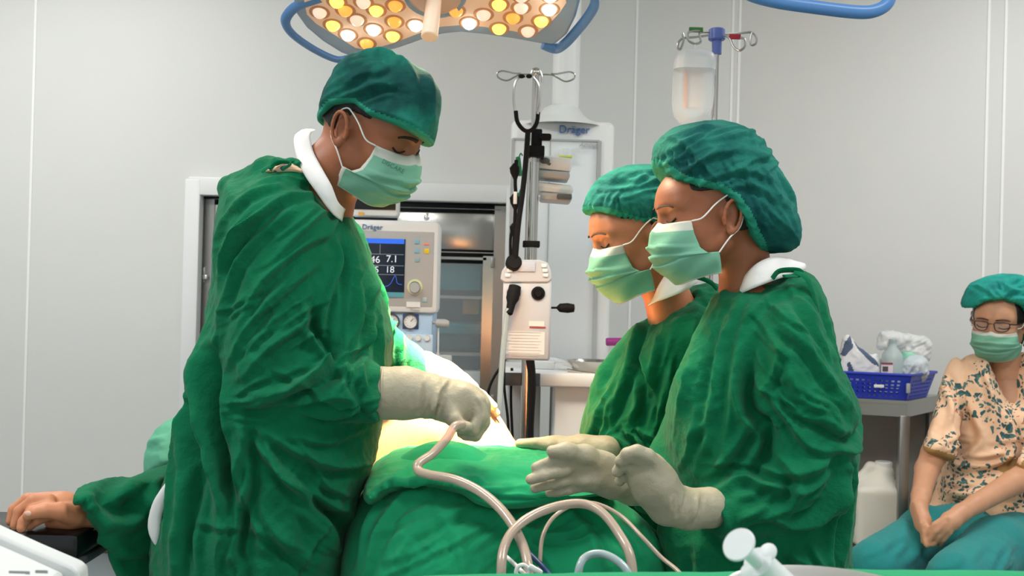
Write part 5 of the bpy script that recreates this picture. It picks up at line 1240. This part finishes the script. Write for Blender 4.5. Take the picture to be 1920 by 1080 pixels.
# ------------------------------------------------------------------ infusion pole with bottle
D = 2.62; ip = P(1343, 100, D)
iv = thing('infusion_pole', 'thin steel infusion pole with blue plastic head and wire hooks', 'pole', (ip.x - .01, ip.y, 0))
b = MB(); b.cyl((ip.x - .004, ip.y, .08), (ip.x, ip.y, ip.z + .02), .0075, seg=16); b.build('pole', M['steel'], iv)
b = MB()
for a in range(5):
    t = a * 2 * math.pi / 5; b.tube([(ip.x - .004, ip.y, .1), (ip.x + .25 * math.cos(t), ip.y + .25 * math.sin(t), .06)], .013, sub=1); b.ball((ip.x + .25 * math.cos(t), ip.y + .25 * math.sin(t), .03), .028, seg=12)
b.build('wheel_base', M['steel2'], iv)
Mb = mat('hook_head_blue', '5A6CB0', .35)
b = MB(); b.cyl(P(1344, 102, D), P(1344, 72, D), .0115, .0125, seg=20); b.cyl(P(1344, 76, D), P(1344, 54, D), .021, .020, seg=24, bev=.003); b.build('pole_head', Mb, iv)
for pts, dd2 in [([(1330, 66), (1300, 70), (1282, 70), (1280, 62), (1282, 74), (1276, 92), (1271, 90), (1272, 80), (1279, 72)], .06), ([(1330, 60), (1312, 62), (1314, 78), (1303, 82), (1291, 76), (1290, 62), (1300, 58), (1312, 58)], -.04), ([(1358, 64), (1390, 62), (1410, 61), (1418, 70), (1417, 82), (1409, 84), (1407, 74), (1410, 60)], .05), ([(1358, 66), (1368, 72), (1376, 88), (1386, 95), (1396, 88), (1396, 74), (1388, 71)], -.05)]:
    b = MB(); b.tube([P(x, y, D + dd2 * min(1, abs(x - 1344) / 40)) for x, y in pts], .0028, seg=8); b.build('hook', M['steel2'], iv)
b = MB(); b.box(P(1305, 56, D - .03), (.034, .006, .012), .001); b.build('green_tape', mat('tape_green', '3F7A34', .6), iv)
b = MB(); b.box(P(1378, 69, D - .03), (.028, .006, .012), .001); b.build('red_tape', mat('tape_red', 'A82434', .6), iv)
D2 = 2.58
ib = thing('infusion_bottle', 'clear plastic infusion bottle hanging from the hook, frosted top, pale label', 'bottle', P(1300, 90, D2))
bo = [(1272, 98), (1285, 91), (1320, 92), (1336, 98), (1342, 112), (1340, 150), (1338, 190), (1330, 218), (1312, 232), (1290, 238), (1272, 228), (1261, 205), (1261, 160), (1264, 118)]
V = Vol((P(1250, 160, D2).x, D2 - .05, P(1300, 245, D2).z), (P(1352, 160, D2).x, D2 + .05, P(1300, 82, D2).z), .0028)
V.u(V.inflate(pp(bo, D2), D2, .033, .026)); v, q = V.mesh(); v = relax(v, q, 2)
zsp = P(1300, 131, D2).z
pymesh('bottle_body', v, q, [mat('bottle_clear', 'E6ECEE', .12, alpha=.34), mat('bottle_frost', 'D9DDE0', .35, alpha=.88)], ib, (v[q].mean(1)[:, 2] > zsp).astype(int))
b = MB(); b.box(P(1300, 168, D2 + .001), (.044, .012, .092), .004); b.build('label', mat('bottle_label', 'E6D2C8', .6), ib)
b = MB(); b.box(P(1285, 168, D2 - .008), (.010, .004, .088), .001); b.build('label_stripe', mat('label_orange', 'F0A878', .6), ib)
b = MB(); b.tube([P(1302, 92, D2), P(1303, 84, D2), P(1302, 76, D2 - .0)], .002, seg=6); b.build('hanger', M['white'], ib)

# ------------------------------------------------------------------ steel side table, basket and cans
C0 = P(1703, 752, 3.6); tzz = C0.z
fd = Vector((-.93, .32, 0)).normalized(); sd_ = Vector((.62, .78, 0)).normalized(); C0 = Vector((C0.x, C0.y, 0))
tb = thing('steel_side_table', 'stainless steel side table with lower shelf against the right wall', 'table', C0)
def slab(z, th, inset=0):
    A = C0 + fd * inset + sd_ * inset; return [A, A + fd * (.60 - inset), A + fd * (.60 - inset) + sd_ * (.36 - inset), A + sd_ * (.36 - inset)]
b = MB(); b.prism([p + Vector((0, 0, tzz - .012)) for p in slab(0, 0)], (0, 0, .012)); b.build('tabletop', M['steel2'], tb)
b = MB(); b.prism([p + Vector((0, 0, tzz - .055)) for p in slab(0, 0, .004)], (0, 0, .043)); b.build('apron', M['steel2'], tb)
b = MB(); b.prism([p + Vector((0, 0, .395)) for p in slab(0, 0, .01)], (0, 0, .02)); b.build('shelf', M['steel2'], tb)
for u_, w_ in [(.02, .02), (.57, .02), (.02, .33), (.57, .33)]:
    p = C0 + fd * u_ + sd_ * w_; b = MB(); b.box((p.x, p.y, (tzz - .05) / 2), (.034, .034, tzz - .05), .003); b.build('leg', M['steel2'], tb)
b = MB(); p = C0 + fd * .6 + sd_ * .35; q_ = C0 + fd * .02 + sd_ * .35
b.prism([Vector((p.x, p.y, .42)), Vector((q_.x, q_.y, .42)), Vector((q_.x, q_.y, tzz - .06)), Vector((p.x, p.y, tzz - .06))], (.003, .005, 0)); b.build('back_panel', mat('back_panel_grey', '8F918F', .5), tb)
# basket
BK = thing('storage_basket', 'blue perforated plastic basket full of supplies on the steel table', 'basket', C0 + fd * .18 + sd_ * .1 + Vector((0, 0, tzz)))
B0 = C0 + fd * .015 + sd_ * .02
def bkp(u, w, h):  # u along front 0..1, w along side 0..1, h 0..1 with outward flare
    fl_ = .022 * h; Lf, Ls = .36, .22
    return B0 + fd * (u * Lf + (2 * u - 1) * fl_) + sd_ * (w * Ls + (2 * w - 1) * fl_) + Vector((0, 0, tzz + .002 + .085 * h))
def wallgrid(mb, f_, nu, nv, holes):
    base = len(mb.v); vs = [f_(i / nu, j / nv) for j in range(nv + 1) for i in range(nu + 1)]; fs = []
    for j in range(nv):
        for i in range(nu):
            if holes and 0 < j < nv - 2 and j % 2 == 1 and i % 2 == 1 and 2 < i < nu - 3: continue
            a = j * (nu + 1) + i; fs.append((a, a + 1, a + nu + 2, a + nu + 1))
    mb.add(vs, fs)
b = MB()
wallgrid(b, lambda a, h: bkp(a, 0, h), 41, 13, True); wallgrid(b, lambda a, h: bkp(a, 1, h), 41, 13, True)
wallgrid(b, lambda a, h: bkp(0, a, h), 27, 13, True); wallgrid(b, lambda a, h: bkp(1, a, h), 27, 13, True)
wallgrid(b, lambda a, h: bkp(a, h, 0), 4, 4, False)
o = b.build('basket_wall', M['basket'], BK, smooth=False); md = o.modifiers.new('s', 'SOLIDIFY'); md.thickness = .0025
b = MB(); b.tube([bkp(u, w, 1.0) + (fd * (2 * u - 1) + sd_ * (2 * w - 1)) * .004 for u, w in [(0, 0), (.5, 0), (1, 0), (1, .5), (1, 1), (.5, 1), (0, 1), (0, .5)]], .005, seg=8, closed=True, sub=1); b.build('basket_rim', M['basket'], BK)
b = MB()
for px_, py_ in [(1648, 724)]: b.box(P(px_, py_, 3.615), (.034, .004, .010), .001)
b.build('paper_label', M['white'], BK)
b = MB(); b.box(P(1703, 728, 3.585), (.014, .004, .034), .003); b.build('basket_clip', M['grey'], BK)
# contents
def sup(name, label, cat, mb, m, **k):
    o = mb.build(name, m, None, **k); return tag(o, label, cat, 'supplies in the blue basket')
dB = 3.72
def infl(name, poly, d, T, Dd, m, res=.004, cr=.002, fl=(), mifn=None):
    w = pp(poly, d); xs = [p[0] for p in w]; zs = [p[1] for p in w]
    V = Vol((min(xs) - .015, d - T - .02, min(zs) - .015), (max(xs) + .015, d + T + .02, max(zs) + .015), res); V.u(V.inflate(w, d, T, Dd))
    return cloth(name, V, list(fl), d, m, None, crinkle=cr, big=cr, cr_scale=22, mifn=mifn)
# white bag printed with navy bands
def navy(c):
    r = np.zeros(len(c))
    for pl in ([(1574, 665), (1582, 640), (1592, 628), (1596, 650), (1580, 668)], [(1592, 628), (1600, 640), (1640, 675), (1650, 690), (1630, 680), (1606, 655)], [(1584, 680), (1590, 678), (1602, 704), (1590, 708)]):
        w = [(P(x, y, dB).x, P(x, y, dB).z) for x, y in pl]; r[(polysdf(w, c[:, 0], c[:, 2]) < 0) & (c[:, 1] < dB)] = 1
    return r
o = infl('printed_pouch', [(1572, 712), (1573, 670), (1580, 635), (1592, 628), (1606, 648), (1625, 662), (1645, 680), (1640, 712)], dB, .02, .02, [mat('pouch_white', 'DDDDDE', .5), mat('pouch_navy', '4A5A74', .5)], mifn=navy); tag(o, 'white pouch with navy bands at the left end of the basket', 'pouch', 'supplies in the blue basket')
o = infl('crumpled_tissue', [(1618, 712), (1622, 675), (1640, 664), (1652, 680), (1652, 712)], dB + .04, .02, .02, M['white'], cr=.004); tag(o, 'crumpled white paper behind the pink box', 'paper', 'supplies in the blue basket')
t = thing('carton', 'small white carton with a pink corner at the basket front', 'box', P(1630, 700, 3.70), 'supplies in the blue basket')
b = bx(1614, 690, 1646, 710, 3.70, .05, .002); b.build('carton_body', M['white'], t)
b = MB(); b.prism([P(x, y, 3.699) for x, y in [(1615, 691), (1630, 691), (1617, 706), (1615, 706)]], (0, .0006, 0)); b.build('pink_corner', mat('carton_pink', 'E27AAA', .5), t, smooth=False)
b = MB(); b.cyl(P(1636, 699, 3.699), P(1636, 699, 3.7), .005, seg=12); b.build('dark_dot', M['dgrey'], t)
t = thing('fluid_bottle', 'translucent grey-green bottle with white label standing in the basket', 'bottle', P(1670, 712, dB), 'supplies in the blue basket')
c0 = P(1672, 712, dB); b = MB(); b.lathe((c0.x, c0.y, c0.z - .02), [(0, 0), (.036, 0), (.037, .09), (.034, .11), (.014, .135), (.012, .15), (.013, .152), (.013, .162), (0, .163)], seg=26); b.build('bottle_body', mat('bottle_greygreen', 'B8C8C8', .25, alpha=.85), t)
b = bx(1652, 680, 1674, 712, dB - .04, .003); b.build('label', mat('bottle_paper', 'E4D4DA', .6), t); b = bx(1652, 680, 1674, 683, dB - .042, .003); b.build('label_band', mat('label_maroon', '8C3A40', .6), t); b = bx(1655, 687, 1665, 696, dB - .042, .003); b.build('label_mark', M['dgrey'], t)
Mp = mat('plastic_film', 'EEF1F1', .18, alpha=.62, bump=.6, bscale=30)
o = infl('plastic_wrap', [(1648, 652), (1650, 630), (1660, 622), (1700, 626), (1735, 632), (1744, 645), (1742, 672), (1730, 680), (1700, 672), (1680, 650), (1662, 655)], dB + .05, .035, .025, Mp, cr=.005, fl=rfolds(1700, 650, 35, 15, 30, 12, 40, .004, .004, 111)); tag(o, 'crumpled clear plastic wrap bulging over the basket', 'wrap', 'supplies in the blue basket')
o = infl('wrapped_tubing', [(1692, 712), (1690, 690), (1700, 672), (1725, 668), (1738, 680), (1732, 712)], dB + .0, .035, .025, mat('film_bluish', 'D6E0E6', .2, alpha=.8, bump=.5, bscale=40), cr=.004, fl=rfolds(1712, 690, 18, 15, 60, 8, 30, .004, .004, 112)); tag(o, 'clear wrapped bundle at the right end of the basket', 'pack', 'supplies in the blue basket')
o = infl('green_pack', [(1688, 675), (1692, 660), (1705, 658), (1718, 664), (1722, 676), (1705, 680)], dB + .03, .02, .015, mat('pack_green', '8FD0B4', .5), cr=.002); tag(o, 'mint green pack seen through the plastic in the basket', 'pack', 'supplies in the blue basket')
b = MB(); b.cyl(P(1570, 691, 3.75), P(1577, 691, 3.75), .009, seg=12, bev=.002); tag(b.build('steel_tap', M['chrome'], None), 'small chrome fitting beside the left end of the basket', 'fitting')
# jerrycans
def can(name, label, px, d, z0, w, h, dz=.16):
    c0 = P(px, 900, d); t = thing(name, label, 'can', (c0.x, d, z0), 'plastic cans under the steel table')
    V = Vol((c0.x - w / 2 - .02, d - dz / 2 - .02, z0 - .01), (c0.x + w / 2 + .02, d + dz / 2 + .02, z0 + h + .03), .005)
    def rb(cx, cy, cz, sx, sy, sz, r):
        ax, ay, az = np.abs(V.X - cx) - sx + r, np.abs(V.Y - cy) - sy + r, np.abs(V.Z - cz) - sz + r
        return np.sqrt(np.maximum(ax, 0) ** 2 + np.maximum(ay, 0) ** 2 + np.maximum(az, 0) ** 2) + np.minimum(np.maximum(ax, np.maximum(ay, az)), 0) - r
    V.u(rb(c0.x, d, z0 + h * .36, w / 2, dz / 2, h * .36, .02))
    V.u(V.cone((c0.x + w * .02, d, z0 + h * .68), w * .36, (c0.x + w * .12, d, z0 + h * .86), w * .22), .04)
    V.u(V.chain([(Vector((c0.x + w * .1, d, z0 + h * .90)), .018), (Vector((c0.x - w * .12, d, z0 + h * .93)), .017), (Vector((c0.x - w * .3, d, z0 + h * .80)), .016), (Vector((c0.x - w * .36, d, z0 + h * .66)), .018)], .01), .012)
    v, q = V.mesh(); v = relax(v, q, 2); pymesh('can_body', v, q, M['jerry'], t)
    b = MB(); b.cyl((c0.x + w * .14, d, z0 + h * .90), (c0.x + w * .14, d, z0 + h), .03, seg=24, bev=.004); b.build('cap', M['white'], t)
can('jerrycan', 'white plastic jerrycan with handle under the steel table, the nearer one', 1642, 3.70, .418, .175, .285)
can('jerrycan', 'white plastic jerrycan mostly hidden behind the nurse gown', 1560, 3.86, .418, .16, .27)
# stool for the seated woman
sp_ = P(1890, 1000, 3.46); so = thing('stool', 'low dark stool under the seated woman', 'stool', (sp_.x, sp_.y, 0))
b = MB(); b.cyl((sp_.x, sp_.y, .40), (sp_.x, sp_.y, .44), .19, seg=32, bev=.01); b.build('seat', M['black'], so)
for a in range(4):
    t = a * math.pi / 2 + .78; b = MB(); b.tube([(sp_.x + .1 * math.cos(t), sp_.y + .1 * math.sin(t), .41), (sp_.x + .2 * math.cos(t), sp_.y + .2 * math.sin(t), 0.005)], .012, sub=1); b.build('leg', M['steel2'], so)

# ------------------------------------------------------------------ operating table, armboard, left-hand equipment
ot = thing('operating_table', 'padded operating table under the patient', 'table', (-.55, 2.5, 0))
b = MB(); b.box((-.30, 2.5, .80), (.78, .5, .05), .02); b.build('mattress', M['blackgloss'], ot)
b = MB(); b.box((-.30, 2.5, .755), (.74, .46, .04), .004); b.build('table_frame', M['steel2'], ot)
b = MB(); b.box((-.30, 2.5, .42), (.22, .22, .64), .02); b.box((-.30, 2.5, .05), (.8, .45, .1), .02); b.build('pedestal', M['white2'], ot)
ab = thing('armboard', 'glossy black padded armboard under the patient hand', 'armboard', P(90, 1010, 1.84))
a1 = P(-60, 988, 1.86); a2 = P(205, 990, 1.92)
b = MB(); zt_ = P(60, 990, 1.82).z
b.box(((a1.x + a2.x) / 2, 1.87, zt_ - .022), (a2.x - a1.x, .17, .044), .012); b.build('pad', M['blackgloss'], ab)
b = MB(); b.box(((a1.x + a2.x) / 2, 1.87, zt_ - .052), (a2.x - a1.x, .15, .014), .002); b.build('board', M['dgrey'], ab)
b = MB(); b.box(((a1.x + a2.x) / 2, 1.79, zt_ - .060), (a2.x - a1.x, .01, .005), .001); b.build('rail', M['chrome'], ab)
cbx = P(130, 1060, 1.85); o = MB().box((cbx.x + .0, 2.03, (zt_ - .064) / 2), (.24, .2, zt_ - .066), .01).build('side_cabinet', M['white2'], None); tag(o, 'pale grey box standing under the armboard', 'cabinet')
# curved white panel between the surgeon and the patient
w = pp([(360, 770), (352, 782), (340, 805), (328, 835), (323, 858), (330, 872), (312, 902), (290, 935), (280, 965), (278, 990), (284, 1010), (296, 1024), (303, 1000), (306, 965), (322, 915), (336, 870), (351, 820), (366, 775)], 1.835, 3)
V = Vol((min(p[0] for p in w) - .01, 1.80, min(p[1] for p in w) - .01), (max(p[0] for p in w) + .01, 1.87, max(p[1] for p in w) + .01), .0028)
V.u(V.inflate(w, 1.835, .007, .007))
v, q = V.mesh(); v = relax(v, q, 2); o = pymesh('arm_shield', v, q, M['white'], None); tag(o, 'smooth curved white panel showing at the back edge of the surgeon gown', 'panel')
# white device in the near left corner
eq = thing('white_device', 'white plastic device with raised rim in the near bottom left corner', 'device', P(40, 1060, 1.15))
pl = [(-160, 930), (0, 1003), (60, 1030), (135, 1062), (147, 1072), (148, 1090), (148, 1400), (-160, 1400)]
b = MB(); b.prism([P(x, y, 1.2) for x, y in pl], (0, .03, 0)); b.build('shell_rim', M['white'], eq, bevel=.004)
pl2 = [(-160, 952), (0, 1018), (60, 1044), (122, 1072), (124, 1090), (124, 1400), (-160, 1400)]
b = MB(); b.prism([P(x, y, 1.2) for x, y in pl2], (0, -.16, -.01)); b.build('shell', M['white'], eq, bevel=.006)
b = MB(); b.box(P(36, 1073, 1.032), (.020, .0006, .0025)); b.box(P(52, 1074, 1.032), (.004, .0006, .003)); b.box(P(78, 1072, 1.032), (.012, .0006, .003)); b.build('printed_mark', M['grey'], eq, smooth=False)

# ------------------------------------------------------------------ near instrument table, tubes, basin, syringe
E1, E2 = P(752, 1074, 1.16), P(1990, 1060, 1.16)
V = Vol((E1.x - .02, .55, .55), (E2.x + .02, 1.2, E1.z + .03), .01)
zz = (E1.z + E2.z) / 2
sl_ = (E2.z - E1.z) / (E2.x - E1.x)
top = E1.z + sl_ * (V.X - E1.x)
ax, ay, az = np.abs(V.X - (E1.x + E2.x) / 2) - (E2.x - E1.x) / 2 + .02, np.abs(V.Y - .87) - .30 + .012, np.abs(V.Z - top + .18) - .18 + .012
V.u(np.sqrt(np.maximum(ax, 0) ** 2 + np.maximum(ay, 0) ** 2 + np.maximum(az, 0) ** 2) + np.minimum(np.maximum(ax, np.maximum(ay, az)), 0) - .012)
o = cloth('table_drape', V, [], 1.1, M['drape'], None, crinkle=.0006, big=.002, cr_scale=10); tag(o, 'green cloth covering the instrument table along the bottom edge', 'cloth')
tbl = thing('instrument_table', 'steel instrument table under the green cloth in the foreground', 'table', (.25, .87, 0))
for x in (.0, .55):
    for y in (.68, 1.06): b = MB(); b.cyl((x, y, 0.0), (x, y, .62), .013, seg=12); b.build('leg', M['steel2'], tbl)
c0 = P(1548, 1100, 1.02); zr = P(1548, 1062, 1.11).z
b = MB(); zc_ = E1.z + sl_ * (c0.x - E1.x) + .001
b.lathe((c0.x, 1.02, zc_), [(0, .004), (.060, .004), (.080, .012), (.090, zr - zc_ - .002), (.0945, zr - zc_), (.0955, zr - zc_ - .002), (.091, zr - zc_ - .005), (.082, .006), (.062, 0), (0, 0)], seg=56)
tag(b.build('steel_basin', mat('bright_steel', 'F0F0EE', .3, metal=1), None), 'round stainless basin on the near green table at bottom right', 'basin')
sy = thing('syringe', 'large white plastic syringe leaning in the round basin', 'syringe', P(1450, 1070, .98))
A_ = P(1384, 1020, .93); B_ = P(1492, 1118, 1.0); ax_ = (B_ - A_).normalized(); L_ = (B_ - A_).length
b = MB(); b.lathe(A_, [(0, 0), (.0145, 0), (.0155, .0015), (.0145, .003), (0, .003)], axis=ax_, seg=28); b.build('plunger_flange', M['frost'], sy)
b = MB(); b.lathe(A_, [(.0062, .003), (.0062, .03), (.0062, .06)], axis=ax_, seg=16); b.build('plunger', M['frost'], sy)
b = MB(); f0 = A_ + ax_ * .038; q3 = ax_.to_track_quat('Z', 'Y').to_matrix(); side = Vector((ax_.z, 0, -ax_.x)).normalized()
if side.z < 0: side = -side
b.cyl(f0, f0 + ax_ * .003, .0135, seg=24); b.ball(f0 + side * .012 + ax_ * .0015, (.009, .009, .0018), rot=q3); b.ball(f0 - side * .012 + ax_ * .0015, (.009, .009, .0018), rot=q3); b.build('finger_flange', M['frost'], sy)
b = MB(); b.lathe(f0, [(.0125, .0), (.0128, .003), (.0128, L_ - .03), (.004, L_ - .024), (.0035, L_ - .012), (0, L_ - .012)], axis=ax_, seg=28); b.build('barrel', M['frost'], sy)
# tubes
def tb_(name, label, pts, r, m, seg=10):
    b = MB(); b.tube([P(*p) for p in pts], r, seg=seg, sub=8); return tag(b.build(name, m, None), label, 'tube')
tb_('suction_tube', 'clear suction tube running from the surgeon fist down the drape', [(868, 796, 1.80), (852, 800, 1.785), (838, 822, 1.77), (812, 850, 1.75), (786, 868, 1.73), (784, 882, 1.72), (805, 890, 1.70), (855, 900, 1.67), (905, 925, 1.64), (945, 962, 1.60), (975, 1010, 1.56), (990, 1060, 1.52), (992, 1120, 1.5)], .0075, M['tube'])
tb_('suction_tube', 'thick clear tube arching in a high loop over the drape', [(940, 1120, 1.5), (940, 1070, 1.5), (944, 1030, 1.52), (962, 995, 1.55), (1000, 966, 1.58), (1050, 948, 1.6), (1095, 945, 1.6), (1130, 962, 1.58), (1160, 1000, 1.55), (1182, 1045, 1.52), (1190, 1120, 1.5)], .0070, M['tube'])
tb_('thin_tube', 'thin clear tube arching behind the thick loop, running right', [(1008, 1120, 1.6), (1012, 1060, 1.6), (1018, 1005, 1.62), (1040, 968, 1.64), (1080, 945, 1.66), (1120, 945, 1.66), (1165, 968, 1.64), (1205, 1008, 1.6), (1240, 1045, 1.58), (1275, 1075, 1.55), (1300, 1120, 1.52)], .0032, M['tube'])
tb_('grey_tube', 'short grey tube arch low over the table edge', [(1080, 1130, 1.45), (1085, 1070, 1.45), (1098, 1045, 1.46), (1125, 1038, 1.46), (1155, 1050, 1.45), (1178, 1075, 1.44), (1190, 1120, 1.43)], .0055, M['tubeg'])
Mn = mat('navy_wire', '1E3C6A', .4)
tb_('blue_wire', 'dark blue wire slanting down beside the clear tubes', [(964, 1005, 1.66), (990, 1035, 1.6), (1020, 1065, 1.55), (1040, 1090, 1.5)], .004, Mn)
tb_('white_wire', 'thin white wire slanting to the white clips', [(945, 1040, 1.55), (965, 1058, 1.52), (985, 1078, 1.5)], .003, M['white'])
b = MB(); b.tube([P(x, y, 1.5) for x, y in [(968, 1076), (972, 1062), (984, 1060), (992, 1072), (982, 1082)]], .003, seg=8, closed=True); b.box(P(1004, 1068, 1.5), (.022, .008, .008), .003, rot=Matrix.Rotation(.5, 3, 'Y')); tag(b.build('tube_clamp', M['white'], None), 'white plastic clamp at the foot of the clear tubes', 'clamp')

# faint print on the surgeon mask
for o in [c for c in sg.children if c.name.startswith('face_mask')]:
    bmk = BVHTree.FromPolygons([tuple(v.co) for v in o.data.vertices], [tuple(p.vertices) for p in o.data.polygons])
    tx = text('mask_print', 'DISCARE', (0, 0, 0), .0095, mat('mask_ink', '4E8672', .8), None, facing=Matrix.Identity(3), ext=0)
    for v in tx.data.vertices:
        th = math.radians(-27); x, y = v.co.x, v.co.y
        c = P(737, 312, 1.6); q = c + _r * (x * math.cos(th) - y * math.sin(th)) + _u * (x * math.sin(th) + y * math.cos(th))
        d_ = (q - CAMP).normalized(); h = bmk.ray_cast(CAMP, d_)
        v.co = (h[0] - d_ * .0015) if h[0] is not None else q
    tx.parent = o
